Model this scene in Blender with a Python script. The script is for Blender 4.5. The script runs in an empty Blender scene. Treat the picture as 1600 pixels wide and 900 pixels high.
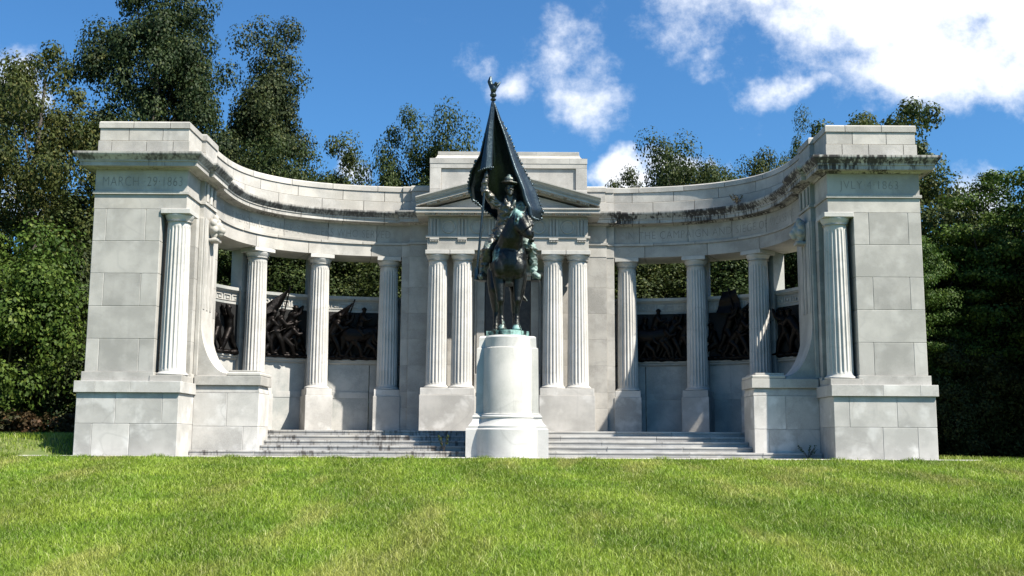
import bpy, bmesh, math, random
import numpy as np
from mathutils import Vector, Matrix, Quaternion

R = math.radians
rng = np.random.default_rng(11)
random.seed(5)
scene = bpy.context.scene
col = scene.collection

# ------------------------------------------------------------------ helpers
def tag(o, label=None, cat=None, group=None, kind=None):
    if label: o['label'] = label
    if cat: o['category'] = cat
    if group: o['group'] = group
    if kind: o['kind'] = kind
    return o

def empty(name, loc=(0, 0, 0), rz=0.0):
    o = bpy.data.objects.new(name, None)
    col.objects.link(o)
    o.location = loc
    o.rotation_euler = (0, 0, rz)
    o.empty_display_size = 0.2
    return o

def wloc(o):
    v = Vector((0, 0, 0))
    while o is not None:
        v = v + Vector(o.location)
        o = o.parent
    return v

def link_mesh(name, me, mat, parent=None, loc=(0, 0, 0)):
    if mat is not None and len(me.materials) == 0:
        me.materials.append(mat)
    o = bpy.data.objects.new(name, me)
    col.objects.link(o)
    o.parent = parent
    o.location = loc
    return o

def copy_tree(o, parent=None):
    c = o.copy()
    col.objects.link(c)
    c.parent = parent
    for ch in list(o.children):
        copy_tree(ch, c)
    return c

class MB:
    """collects shapes in world coordinates and links them as one mesh object"""
    def __init__(self):
        self.v, self.f = [], []
    def add(self, verts, faces):
        n = len(self.v)
        self.v.extend([tuple(p) for p in verts])
        self.f.extend([tuple(i + n for i in f) for f in faces])
    def box(self, x0, x1, y0, y1, z0, z1, ch=0.0):
        if x0 > x1: x0, x1 = x1, x0
        if y0 > y1: y0, y1 = y1, y0
        if ch <= 0:
            v = [(x, y, z) for x in (x0, x1) for y in (y0, y1) for z in (z0, z1)]
            self.add(v, [(0, 1, 3, 2), (4, 6, 7, 5), (0, 4, 5, 1), (2, 3, 7, 6), (0, 2, 6, 4), (1, 5, 7, 3)])
            return
        c = min(ch, (x1 - x0) * .45, (y1 - y0) * .45, (z1 - z0) * .45)
        lo, hi = (x0, y0, z0), (x1, y1, z1)
        idx, v = {}, []
        for sx in (0, 1):
            for sy in (0, 1):
                for sz in (0, 1):
                    s = (sx, sy, sz)
                    for a in range(3):
                        p = []
                        for k in range(3):
                            e = hi[k] if s[k] else lo[k]
                            if k != a:
                                e += -c if s[k] else c
                            p.append(e)
                        idx[(s, a)] = len(v)
                        v.append(p)
        f = []
        for a in range(3):
            b, d = [k for k in range(3) if k != a]
            for sa in (0, 1):
                q = []
                for sb, sd in ((0, 0), (1, 0), (1, 1), (0, 1)):
                    s = [0, 0, 0]; s[a] = sa; s[b] = sb; s[d] = sd
                    q.append(idx[(tuple(s), a)])
                f.append(q)
            for sb in (0, 1):
                for sd in (0, 1):
                    s0 = [0, 0, 0]; s0[b] = sb; s0[d] = sd
                    s1 = list(s0); s1[a] = 1
                    s0, s1 = tuple(s0), tuple(s1)
                    f.append((idx[(s0, b)], idx[(s1, b)], idx[(s1, d)], idx[(s0, d)]))
        for s in [(a, b, d) for a in (0, 1) for b in (0, 1) for d in (0, 1)]:
            f.append((idx[(s, 0)], idx[(s, 1)], idx[(s, 2)]))
        self.add(v, f)
    def blocks(self, xs, y0, y1, z0, z1, ch=.010):
        for a, b in zip(xs[:-1], xs[1:]):
            self.box(a, b, y0, y1, z0, z1, ch)
    def lathe(self, prof, n=32, c=(0, 0, 0)):
        v, f = [], []
        m = len(prof)
        for i in range(n):
            a = 2 * math.pi * i / n
            for r, z in prof:
                v.append((c[0] + r * math.cos(a), c[1] + r * math.sin(a), c[2] + z))
        for i in range(n):
            j = (i + 1) % n
            for k in range(m - 1):
                f.append((i * m + k, j * m + k, j * m + k + 1, i * m + k + 1))
        f.append([i * m for i in range(n)][::-1])
        f.append([i * m + m - 1 for i in range(n)])
        self.add(v, f)
    def loft(self, rings, cap=True):
        n = len(rings[0])
        v = [p for r in rings for p in r]
        f = []
        for k in range(len(rings) - 1):
            for i in range(n):
                j = (i + 1) % n
                f.append((k * n + i, k * n + j, (k + 1) * n + j, (k + 1) * n + i))
        if cap:
            f.append(list(range(n))[::-1])
            f.append([(len(rings) - 1) * n + i for i in range(n)])
        self.add(v, f)
    def tube(self, pts, radii, n=8):
        rings = []
        pts = [Vector(p) for p in pts]
        for i, p in enumerate(pts):
            d = (pts[min(i + 1, len(pts) - 1)] - pts[max(i - 1, 0)])
            if d.length < 1e-6: d = Vector((0, 0, 1))
            d.normalize()
            a = d.cross(Vector((0.31, 0.95, 0.05)))
            if a.length < 1e-3: a = d.cross(Vector((1, 0, 0)))
            a.normalize(); b = d.cross(a)
            r = radii[i] if not isinstance(radii, (int, float)) else radii
            rings.append([p + a * (r * math.cos(2 * math.pi * k / n)) + b * (r * math.sin(2 * math.pi * k / n)) for k in range(n)])
        self.loft(rings)
    def prism(self, poly, z0, z1):
        n = len(poly)
        v = [(x, y, z0) for x, y in poly] + [(x, y, z1) for x, y in poly]
        f = [list(range(n))[::-1], [n + i for i in range(n)]]
        f += [(i, (i + 1) % n, n + (i + 1) % n, n + i) for i in range(n)]
        self.add(v, f)
    def xprism(self, poly_yz, x0, x1):
        n = len(poly_yz)
        v = [(x0, y, z) for y, z in poly_yz] + [(x1, y, z) for y, z in poly_yz]
        f = [list(range(n))[::-1], [n + i for i in range(n)]]
        f += [(i, (i + 1) % n, n + (i + 1) % n, n + i) for i in range(n)]
        self.add(v, f)
    def yprism(self, poly_xz, y0, y1):
        n = len(poly_xz)
        v = [(x, y0, z) for x, z in poly_xz] + [(x, y1, z) for x, z in poly_xz]
        f = [list(range(n))[::-1], [n + i for i in range(n)]]
        f += [(i, (i + 1) % n, n + (i + 1) % n, n + i) for i in range(n)]
        self.add(v, f)
    def build(self, name, mat, parent=None, loc=None, recalc=True, smooth=28):
        off = wloc(parent) if parent is not None else Vector((0, 0, 0))
        loc = Vector(loc) if loc is not None else Vector((0, 0, 0))
        me = bpy.data.meshes.new(name)
        vs = [(p[0] - off.x - loc.x, p[1] - off.y - loc.y, p[2] - off.z - loc.z) for p in self.v]
        me.from_pydata(vs, [], self.f)
        me.validate()
        if recalc:
            bm = bmesh.new(); bm.from_mesh(me)
            bmesh.ops.recalc_face_normals(bm, faces=bm.faces[:])
            bm.to_mesh(me); bm.free()
        if smooth:
            for p in me.polygons: p.use_smooth = True
            me.set_sharp_from_angle(angle=R(smooth))
        return link_mesh(name, me, mat, parent, loc)

def np_mesh(name, verts, faces, smooth=False):
    """verts (N,3), faces (M,k) all same k"""
    me = bpy.data.meshes.new(name)
    n, (m, k) = len(verts), faces.shape
    me.vertices.add(n); me.vertices.foreach_set('co', np.ascontiguousarray(verts, dtype=np.float32).ravel())
    me.loops.add(m * k); me.loops.foreach_set('vertex_index', np.ascontiguousarray(faces, dtype=np.int32).ravel())
    me.polygons.add(m)
    me.polygons.foreach_set('loop_start', np.arange(0, m * k, k, dtype=np.int32))
    me.polygons.foreach_set('loop_total', np.full(m, k, dtype=np.int32))
    if smooth: me.polygons.foreach_set('use_smooth', np.ones(m, dtype=bool))
    me.update(calc_edges=True)
    return me

# ------------------------------------------------------------------ materials
def new_mat(name):
    m = bpy.data.materials.new(name); m.use_nodes = True
    nt = m.node_tree; nt.nodes.clear()
    out = nt.nodes.new('ShaderNodeOutputMaterial')
    b = nt.nodes.new('ShaderNodeBsdfPrincipled')
    nt.links.new(b.outputs[0], out.inputs[0])
    return m, nt, b, out

def N(nt, t, **kw):
    n = nt.nodes.new(t)
    for k, v in kw.items():
        if k == 'ins':
            for kk, vv in v.items(): n.inputs[kk].default_value = vv
        else: setattr(n, k, v)
    return n

def mixc(nt, fac, a, b, mode='MIX'):
    n = nt.nodes.new('ShaderNodeMix'); n.data_type = 'RGBA'; n.blend_type = mode
    L = nt.links
    for sock, val in ((n.inputs[0], fac), (n.inputs[6], a), (n.inputs[7], b)):
        if hasattr(val, 'is_output') or isinstance(val, bpy.types.NodeSocket): L.new(val, sock)
        elif isinstance(val, (int, float)): sock.default_value = val
        else: sock.default_value = (*val, 1) if len(val) == 3 else val
    return n.outputs[2]

def ramp(nt, src, p0, p1, v0=0.0, v1=1.0, smooth=True):
    n = nt.nodes.new('ShaderNodeMapRange')
    n.interpolation_type = 'SMOOTHSTEP' if smooth else 'LINEAR'
    nt.links.new(src, n.inputs[0])
    n.inputs[1].default_value = p0; n.inputs[2].default_value = p1
    n.inputs[3].default_value = v0; n.inputs[4].default_value = v1
    return n.outputs[0]

def mth(nt, op, a, b=None, c=None):
    n = nt.nodes.new('ShaderNodeMath'); n.operation = op
    for i, val in enumerate((a, b, c)):
        if val is None: continue
        if isinstance(val, (int, float)): n.inputs[i].default_value = val
        else: nt.links.new(val, n.inputs[i])
    return n.outputs[0]

def noise(nt, vec, scale, detail=4, rough=.55, scl=None):
    if scl is not None:
        mp = N(nt, 'ShaderNodeMapping'); mp.inputs['Scale'].default_value = scl
        nt.links.new(vec, mp.inputs[0]); vec = mp.outputs[0]
    n = N(nt, 'ShaderNodeTexNoise', ins={'Scale': scale, 'Detail': detail, 'Roughness': rough})
    nt.links.new(vec, n.inputs['Vector'])
    return n.outputs['Fac']

def stone(name, base=(.44, .412, .368), dark=(.285, .268, .24), light=(.50, .475, .435), stain=0.0, stain_col=(.035, .03, .03),
          stain_thr=(.52, .62), streak=.25, warm=0.0, block=.26, stain_x=None, lightamt=.5, cyma=0.0):
    m, nt, b, out = new_mat(name)
    L = nt.links
    geo = N(nt, 'ShaderNodeNewGeometry')
    pos = geo.outputs['Position']
    rnd = geo.outputs['Random Per Island']
    off = N(nt, 'ShaderNodeVectorMath', operation='ADD'); L.new(pos, off.inputs[0])
    L.new(mth(nt, 'MULTIPLY', rnd, 60.0), off.inputs[1])
    bpos = off.outputs[0]
    big = noise(nt, bpos, 1.1, 5, .6)
    c = mixc(nt, ramp(nt, big, .35, .68), dark, base)
    big2 = noise(nt, bpos, 2.1, 4, .55)
    c = mixc(nt, ramp(nt, big2, .50, .70, 0, lightamt), c, light)
    # tide marks where old water has dried
    wv = noise(nt, bpos, .9, 2, .4)
    ring = mth(nt, 'ABSOLUTE', mth(nt, 'SUBTRACT', wv, .52))
    c = mixc(nt, ramp(nt, ring, .0, .018, .28, 0.0), c, (.27, .26, .24))
    # block to block
    hv = N(nt, 'ShaderNodeHueSaturation')
    L.new(c, hv.inputs['Color'])
    L.new(mth(nt, 'MULTIPLY_ADD', rnd, block, 1 - block * .55), hv.inputs['Value'])
    c = hv.outputs[0]
    # vertical run-off streaks
    st = noise(nt, pos, 1.0, 4, .6, (7.0, 7.0, .55))
    c = mixc(nt, mth(nt, 'MULTIPLY', ramp(nt, st, .56, .78), streak), c, (.20, .195, .185))
    if warm:
        wn = noise(nt, pos, .7, 3)
        c = mixc(nt, mth(nt, 'MULTIPLY', ramp(nt, wn, .48, .7), warm), c, (.40, .35, .27))
    # granite speckle
    sp = noise(nt, pos, 95, 2, .7)
    c = mixc(nt, ramp(nt, sp, .40, .60, .0, .20), c, (.62, .62, .61))
    c = mixc(nt, ramp(nt, sp, .30, .42, .22, 0), c, (.12, .12, .12))
    if stain:
        sn = noise(nt, pos, 1.0, 6, .68, (1.5, 1.5, .8))
        sn2 = noise(nt, pos, 1.0, 3, .6, (16, 16, 1.2))
        f = mth(nt, 'ADD', mth(nt, 'MULTIPLY', sn, .58), mth(nt, 'MULTIPLY', sn2, .42))
        if stain_x:
            sep = N(nt, 'ShaderNodeSeparateXYZ'); L.new(pos, sep.inputs[0])
            f = mth(nt, 'ADD', f, ramp(nt, sep.outputs[0], stain_x[0], stain_x[1], 0, stain_x[2]))
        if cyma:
            sz = N(nt, 'ShaderNodeSeparateXYZ'); L.new(pos, sz.inputs[0])  # darker band on the cyma: grime, plus shade under the fillet put into the colour
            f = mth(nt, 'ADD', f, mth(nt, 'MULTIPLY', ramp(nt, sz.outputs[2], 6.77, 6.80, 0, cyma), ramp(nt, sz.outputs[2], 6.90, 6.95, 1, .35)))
        f = ramp(nt, f, *stain_thr)
        c = mixc(nt, mth(nt, 'MULTIPLY', f, stain), c, stain_col)
    L.new(c, b.inputs['Base Color'])
    b.inputs['Roughness'].default_value = .8
    b.inputs['Specular IOR Level'].default_value = .25
    bp = N(nt, 'ShaderNodeBump', ins={'Strength': .35, 'Distance': .006})
    L.new(noise(nt, pos, 40, 4, .65), bp.inputs['Height'])
    L.new(bp.outputs[0], b.inputs['Normal'])
    return m

M = {}
M['stone'] = stone('pale_granite')
M['base'] = stone('patchy_granite', base=(.48, .455, .42), dark=(.33, .315, .29), light=(.58, .56, .53), lightamt=.85)
M['column'] = stone('column_granite', base=(.52, .495, .46), dark=(.40, .385, .355), light=(.57, .55, .52), block=.06)
M['shaft'] = stone('grey_granite', base=(.41, .388, .352), dark=(.275, .262, .236), light=(.475, .455, .42))
M['stone_up'] = stone('weathered_granite', base=(.44, .412, .368), dark=(.285, .268, .24), light=(.50, .475, .435), streak=.35, warm=.2)
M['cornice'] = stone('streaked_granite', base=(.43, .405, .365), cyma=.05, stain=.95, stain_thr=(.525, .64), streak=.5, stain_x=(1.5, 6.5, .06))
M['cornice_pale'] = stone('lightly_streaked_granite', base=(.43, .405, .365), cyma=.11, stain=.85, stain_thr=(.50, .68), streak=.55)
M['pedestal'] = stone('smooth_white_granite', stain=.45, stain_thr=(.56, .70), stain_col=(.22, .215, .20), base=(.51, .495, .465), dark=(.41, .40, .375), light=(.55, .54, .515), streak=.22, block=.04)
M['pedestal_die'] = stone('verdigris_washed_granite', stain=.40, stain_thr=(.50, .68), stain_col=(.28, .285, .26), base=(.45, .432, .395), dark=(.35, .343, .312), light=(.49, .475, .44), streak=.4, block=.02)
M['wall'] = stone('damp_granite', base=(.42, .40, .37), dark=(.24, .25, .235), light=(.47, .455, .42), streak=.45, block=.10)
M['steps'] = stone('step_granite', base=(.36, .35, .33), dark=(.24, .23, .22), light=(.47, .46, .44), stain=.85, stain_col=(.07, .06, .055), stain_thr=(.49, .60), streak=.5, warm=.3, block=.35, stain_x=(-1.2, 1.0, -.13))
M['paving'] = stone('paving_granite', base=(.47, .45, .41), streak=.1, warm=.3)

def simple(name, colr, rough=.6, metal=0.0, vary=0.0, vscale=3.0, col2=None):
    m, nt, b, out = new_mat(name)
    b.inputs['Roughness'].default_value = rough
    b.inputs['Metallic'].default_value = metal
    if vary:
        geo = N(nt, 'ShaderNodeNewGeometry')
        f = ramp(nt, noise(nt, geo.outputs['Position'], vscale, 5, .6), .35, .65)
        nt.links.new(mixc(nt, mth(nt, 'MULTIPLY', f, vary), colr, col2 or tuple(c * .4 for c in colr)), b.inputs['Base Color'])
    else:
        b.inputs['Base Color'].default_value = (*colr, 1)
    return m

M['letter'] = simple('incised_letter_grime', (.20, .19, .175), .9, 0, .7, 4, (.32, .31, .285))
M['tablet'] = simple('dark_bronze_tablet', (.030, .024, .024), .45, .3, .7, 9, (.06, .05, .045))

def bronze(name, base, patina, amount, thr, metal=.9, rough=.34, folds=0.0):
    m, nt, b, out = new_mat(name)
    L = nt.links
    geo = N(nt, 'ShaderNodeNewGeometry'); pos = geo.outputs['Position']
    f = noise(nt, pos, 2.6, 5, .62)
    streak = noise(nt, pos, 1, 4, .6, (14, 14, 1.6))
    at = N(nt, 'ShaderNodeAttribute', attribute_name='patina')
    f = mth(nt, 'ADD', mth(nt, 'MULTIPLY', f, .72), mth(nt, 'MULTIPLY', streak, .28))
    f = mth(nt, 'ADD', f, mth(nt, 'MULTIPLY', at.outputs['Fac'], .30))
    k = mth(nt, 'MULTIPLY', ramp(nt, f, *thr), amount)
    fine = noise(nt, pos, 30, 3, .6)
    c = mixc(nt, ramp(nt, fine, .35, .65, 0, .5), base, tuple(x * 1.9 for x in base))
    c = mixc(nt, k, c, patina)
    L.new(c, b.inputs['Base Color'])
    L.new(mth(nt, 'MULTIPLY_ADD', k, -metal * .9, metal), b.inputs['Metallic'])
    L.new(mth(nt, 'MULTIPLY_ADD', k, .4, rough), b.inputs['Roughness'])
    bp = N(nt, 'ShaderNodeBump', ins={'Strength': .32, 'Distance': .02})
    h = mth(nt, 'ADD', noise(nt, pos, 26, 4, .6), mth(nt, 'MULTIPLY', noise(nt, pos, 7, 3, .5), 1.6))
    if folds:
        wv = noise(nt, pos, 7, 3, .5, (1.5, 1.5, .55))
        h = mth(nt, 'ADD', h, mth(nt, 'MULTIPLY', wv, folds))
    L.new(h, bp.inputs['Height']); L.new(bp.outputs[0], b.inputs['Normal'])
    return m

M['bronze'] = bronze('statue_bronze', (.026, .027, .025), (.25, .42, .38), .95, (.57, .72), metal=.9, rough=.40)
M['bronze_coat'] = bronze('statue_bronze_coat', (.085, .083, .074), (.24, .34, .31), .8, (.53, .74), metal=.8, rough=.42, folds=3)
M['bronze_flag'] = bronze('flag_bronze', (.044, .058, .064), (.10, .15, .16), .4, (.58, .8), metal=.9, rough=.38)
M['bronze_relief'] = bronze('relief_bronze', (.011, .0095, .009), (.018, .016, .015), .4, (.5, .75), metal=.95, rough=.46)
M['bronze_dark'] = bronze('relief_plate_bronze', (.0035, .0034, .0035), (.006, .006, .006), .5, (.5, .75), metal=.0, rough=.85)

def leaf_mat(name, c0, c1, c2, trans=.28):
    c0, c1, c2 = [tuple(q * .76 for q in c) for c in (c0, c1, c2)]
    m, nt, b, out = new_mat(name)
    L = nt.links
    geo = N(nt, 'ShaderNodeNewGeometry')
    oi = N(nt, 'ShaderNodeObjectInfo')
    rnd = geo.outputs['Random Per Island']
    nz = noise(nt, geo.outputs['Position'], .55, 3, .6)
    c = mixc(nt, ramp(nt, nz, .36, .64), c0, c1)
    c = mixc(nt, ramp(nt, rnd, .80, 1.0, 0, .75), c, c2)
    hv = N(nt, 'ShaderNodeHueSaturation')
    L.new(c, hv.inputs['Color'])
    L.new(mth(nt, 'MULTIPLY_ADD', rnd, .7, .62), hv.inputs['Value'])
    L.new(mth(nt, 'MULTIPLY_ADD', oi.outputs['Random'], .03, .485), hv.inputs['Hue'])
    L.new(hv.outputs[0], b.inputs['Base Color'])
    b.inputs['Roughness'].default_value = .6
    b.inputs['Specular IOR Level'].default_value = .18
    tr = N(nt, 'ShaderNodeBsdfTranslucent'); L.new(hv.outputs[0], tr.inputs[0])
    ms = N(nt, 'ShaderNodeMixShader'); ms.inputs[0].default_value = trans
    L.new(b.outputs[0], ms.inputs[1]); L.new(tr.outputs[0], ms.inputs[2])
    L.new(ms.outputs[0], out.inputs[0])
    return m

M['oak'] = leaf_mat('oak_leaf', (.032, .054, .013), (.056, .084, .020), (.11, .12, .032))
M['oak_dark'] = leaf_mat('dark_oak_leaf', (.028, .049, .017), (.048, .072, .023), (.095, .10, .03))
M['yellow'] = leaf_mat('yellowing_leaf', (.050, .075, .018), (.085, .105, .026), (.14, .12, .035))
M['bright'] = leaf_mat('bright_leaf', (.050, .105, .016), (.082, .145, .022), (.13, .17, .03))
M['brush'] = leaf_mat('dry_brush_leaf', (.07, .045, .022), (.055, .06, .02), (.12, .06, .03))
M['bark'] = simple('grey_brown_bark', (.05, .042, .034), .9, 0, .8, 6, (.095, .082, .068))

# ------------------------------------------------------------------ world, sun, camera
SUN_AZ, SUN_EL = 58.0, 51.0          # to the right of straight behind the camera
sdir = Vector((math.sin(R(SUN_AZ)) * math.cos(R(SUN_EL)), -math.cos(R(SUN_AZ)) * math.cos(R(SUN_EL)), math.sin(R(SUN_EL))))
sl = bpy.data.lights.new('sun', 'SUN'); sl.energy = 5.0; sl.angle = R(.5); sl.color = (1.0, .94, .84)
so = bpy.data.objects.new('sun', sl); col.objects.link(so)
so.rotation_euler = sdir.to_track_quat('Z', 'Y').to_euler()
so.location = (20, -30, 40)

w = bpy.data.worlds.new('World'); scene.world = w; w.use_nodes = True
nt = w.node_tree; nt.nodes.clear(); L = nt.links
wo = N(nt, 'ShaderNodeOutputWorld'); bg = N(nt, 'ShaderNodeBackground'); L.new(bg.outputs[0], wo.inputs[0])
sky = N(nt, 'ShaderNodeTexSky', sky_type='NISHITA'); sky.sun_disc = False
sky.sun_elevation = R(SUN_EL); sky.sun_rotation = R(180 - SUN_AZ)
sky.air_density = 1.0; sky.dust_density = 1.1; sky.ozone_density = 3.0
bg.inputs[1].default_value = .05
tc = N(nt, 'ShaderNodeTexCoord'); dirv = tc.outputs['Generated']
sep = N(nt, 'ShaderNodeSeparateXYZ'); L.new(dirv, sep.inputs[0])
yy = mth(nt, 'ADD', mth(nt, 'ABSOLUTE', sep.outputs[1]), .06)
u = mth(nt, 'DIVIDE', sep.outputs[0], yy)
v = mth(nt, 'DIVIDE', sep.outputs[2], yy)
uv = N(nt, 'ShaderNodeCombineXYZ'); L.new(u, uv.inputs[0]); L.new(v, uv.inputs[1])
# warp, so the banks have torn edges
wn = N(nt, 'ShaderNodeTexNoise', ins={'Scale': 9.0, 'Detail': 5, 'Roughness': .6}); L.new(uv.outputs[0], wn.inputs['Vector'])
ws = N(nt, 'ShaderNodeVectorMath', operation='SUBTRACT'); L.new(wn.outputs['Color'], ws.inputs[0]); ws.inputs[1].default_value = (.5, .5, .5)
wm = N(nt, 'ShaderNodeVectorMath', operation='SCALE'); L.new(ws.outputs[0], wm.inputs[0]); wm.inputs['Scale'].default_value = .10
wa = N(nt, 'ShaderNodeVectorMath', operation='ADD'); L.new(uv.outputs[0], wa.inputs[0]); L.new(wm.outputs[0], wa.inputs[1])
# cloud banks by bearing (u) and steepness (v): centre, half sizes, tilt, density
BANKS = [(.50, .475, .44, .155, 0, 1.9), (.38, .335, .14, .050, 0, 1.25), (.47, .375, .12, .065, 0, 1.2),
         (.064, .312, .048, .050, -.8, .76), (.040, .345, .042, .034, -.5, .60), (-.005, .322, .030, .036, -.6, .66), (-.03, .350, .03, .03, 0, .5), (.156, .250, .040, .020, 0, 1.25), (.098, .238, .042, .026, 0, 1.3),
         (.415, .205, .035, .05, 0, .95), (-.445, .315, .035, .045, 0, 1.0), (-.405, .418, .07, .012, -.1, .6), (-.142, .248, .022, .02, 0, .9),
         (.255, .315, .06, .018, .3, .70), (.19, .345, .03, .02, 0, .5), (.23, .37, .03, .03, 0, .5), (-.43, .20, .05, .04, 0, .7), (-.56, .50, .2, .05, 0, .7)]
acc = None
for (cu, cv, a, b_, tilt, dn) in BANKS:
    s1 = N(nt, 'ShaderNodeVectorMath', operation='SUBTRACT'); L.new(wa.outputs[0], s1.inputs[0]); s1.inputs[1].default_value = (cu, cv, 0)
    mp = N(nt, 'ShaderNodeMapping', vector_type='TEXTURE'); L.new(s1.outputs[0], mp.inputs[0])
    mp.inputs['Rotation'].default_value = (0, 0, tilt); mp.inputs['Scale'].default_value = (a, b_, 1)
    ln = N(nt, 'ShaderNodeVectorMath', operation='LENGTH'); L.new(mp.outputs[0], ln.inputs[0])
    val = ramp(nt, ln.outputs['Value'], 0.0, 1.25, dn, 0.0, smooth=False)
    acc = val if acc is None else mth(nt, 'MAXIMUM', acc, val)
fb = N(nt, 'ShaderNodeTexNoise', ins={'Scale': 15.0, 'Detail': 10, 'Roughness': .66}); L.new(uv.outputs[0], fb.inputs['Vector'])
fb2 = N(nt, 'ShaderNodeTexNoise', ins={'Scale': 5.0, 'Detail': 3, 'Roughness': .5}); L.new(uv.outputs[0], fb2.inputs['Vector'])
dens = mth(nt, 'ADD', acc, mth(nt, 'MULTIPLY', mth(nt, 'SUBTRACT', fb.outputs['Fac'], .5), 1.7))
mask = mth(nt, 'MULTIPLY', ramp(nt, dens, .18, 1.05), ramp(nt, sep.outputs[1], .05, .3))
core = ramp(nt, mth(nt, 'ADD', dens, mth(nt, 'MULTIPLY', fb2.outputs['Fac'], .9)), 1.0, 2.7)
cl = mixc(nt, core, (12.2, 12.3, 12.6), (7.6, 7.8, 8.2))
skyc = mixc(nt, 1.0, sky.outputs[0], (.60, 1.12, 1.50), 'MULTIPLY')
L.new(mixc(nt, mth(nt, 'MULTIPLY', mask, .95), skyc, cl), bg.inputs[0])

cam = bpy.data.cameras.new('camera'); co = bpy.data.objects.new('camera', cam); col.objects.link(co)
cam.sensor_width = 36.0; cam.lens = 1700 / 1600 * 36.0
cam.clip_start = .1; cam.clip_end = 2000
co.location = (0.12, -24.5, 0.40)
co.rotation_euler = (Matrix.Rotation(R(90 + 8.04), 3, 'X') @ Matrix.Rotation(R(.30), 3, 'Z')).to_euler()
scene.camera = co
vs = scene.view_settings
vs.view_transform = 'Standard'; vs.look = 'None'; vs.exposure = 1.18; vs.gamma = 1.0
scene.cycles.max_bounces = 6; scene.cycles.diffuse_bounces = 1; scene.cycles.transmission_bounces = 3
scene.render.resolution_x = 1024; scene.render.resolution_y = 576

# ------------------------------------------------------------------ ground
def sst(a, b, x):
    t = np.clip((x - a) / (b - a), 0, 1); return t * t * (3 - 2 * t)
def ground_z(x, y):
    x = np.asarray(x, float); y = np.asarray(y, float)
    front = -.0625 * np.clip(-.45 - y, 0, 24) - .0 * x
    front = np.where(y < -.45, front, 0)
    left = sst(-9.75, -10.5, x) * np.clip(y - .12, 0, .85) * .52
    right = -sst(10.7, 14, x) * np.clip(y + 1.5, 0, 14) * .045
    bump = .03 * np.sin(x * .45 + 1.0) * np.sin(y * .33) * sst(-.6, -4, y)
    return front + left + right + bump

def graded(lo, hi, fine_lo, fine_hi, step):
    a = list(np.arange(fine_lo, fine_hi + 1e-6, step))
    x, s = fine_hi, step
    while x < hi: s *= 1.5; x += s; a.append(min(x, hi))
    x, s = fine_lo, step; b = []
    while x > lo: s *= 1.5; x -= s; b.append(max(x, lo))
    return np.array(b[::-1] + a)
gx = graded(-900, 900, -30, 30, .75); gy = graded(-120, 1500, -27, 30, .75)
GX, GY = np.meshgrid(gx, gy)
gv = np.stack([GX.ravel(), GY.ravel(), ground_z(GX, GY).ravel()], 1)
nx, ny = len(gx), len(gy)
ii = (np.arange(ny - 1)[:, None] * nx + np.arange(nx - 1)[None, :]).ravel()
gf = np.stack([ii, ii + 1, ii + nx + 1, ii + nx], 1)
m, nt, b, out = new_mat('lawn_soil_and_thatch'); L = nt.links
geo = N(nt, 'ShaderNodeNewGeometry')
c = mixc(nt, ramp(nt, noise(nt, geo.outputs['Position'], 3, 6, .6), .35, .65), (.075, .11, .022), (.12, .14, .035))
L.new(c, b.inputs['Base Color']); b.inputs['Roughness'].default_value = .95
M['lawn'] = m
lawn = link_mesh('lawn', np_mesh('lawn', gv, gf, True), M['lawn'])
tag(lawn, 'sunlit green lawn sloping down from the memorial', None, None, 'structure')

# grass blades: one mass
def lawn_tone(nt, pos):
    a = noise(nt, pos, .55, 4, .6)
    b2 = noise(nt, pos, 1.0, 3, .5, (1.1, .22, 1))
    c = mixc(nt, ramp(nt, a, .36, .62), (.135, .225, .017), (.235, .315, .035))
    c = mixc(nt, ramp(nt, b2, .50, .70, 0, .75), c, (.32, .32, .08))
    d = noise(nt, pos, 2.2, 4, .65)
    c = mixc(nt, ramp(nt, d, .55, .72, 0, .6), c, (.110, .205, .018))
    sp_ = N(nt, 'ShaderNodeSeparateXYZ'); nt.links.new(pos, sp_.inputs[0])
    wob = mth(nt, 'MULTIPLY', noise(nt, pos, .35, 2, .5), 2.2)
    st_ = mth(nt, 'SINE', mth(nt, 'ADD', mth(nt, 'ADD', mth(nt, 'MULTIPLY', sp_.outputs[0], 2.5), mth(nt, 'MULTIPLY', sp_.outputs[1], .55)), wob))
    hs = N(nt, 'ShaderNodeHueSaturation'); nt.links.new(c, hs.inputs['Color'])
    nt.links.new(mth(nt, 'MULTIPLY_ADD', st_, .14, 1.0), hs.inputs['Value'])
    return hs.outputs[0]
m, nt, b, out = new_mat('grass_blade'); L = nt.links
geo = N(nt, 'ShaderNodeNewGeometry'); rnd = geo.outputs['Random Per Island']
c = lawn_tone(nt, geo.outputs['Position'])
hv = N(nt, 'ShaderNodeHueSaturation'); L.new(c, hv.inputs['Color'])
L.new(mth(nt, 'MULTIPLY_ADD', rnd, .75, .66), hv.inputs['Value'])
c = mixc(nt, ramp(nt, rnd, .90, .93, 0, .6), hv.outputs[0], (.48, .44, .24))
L.new(c, b.inputs['Base Color']); b.inputs['Roughness'].default_value = .5; b.inputs['Specular IOR Level'].default_value = .3
tr = N(nt, 'ShaderNodeBsdfTranslucent'); L.new(c, tr.inputs[0])
ms = N(nt, 'ShaderNodeMixShader'); ms.inputs[0].default_value = .35
L.new(b.outputs[0], ms.inputs[1]); L.new(tr.outputs[0], ms.inputs[2]); L.new(ms.outputs[0], out.inputs[0])
M['grass'] = m

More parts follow.
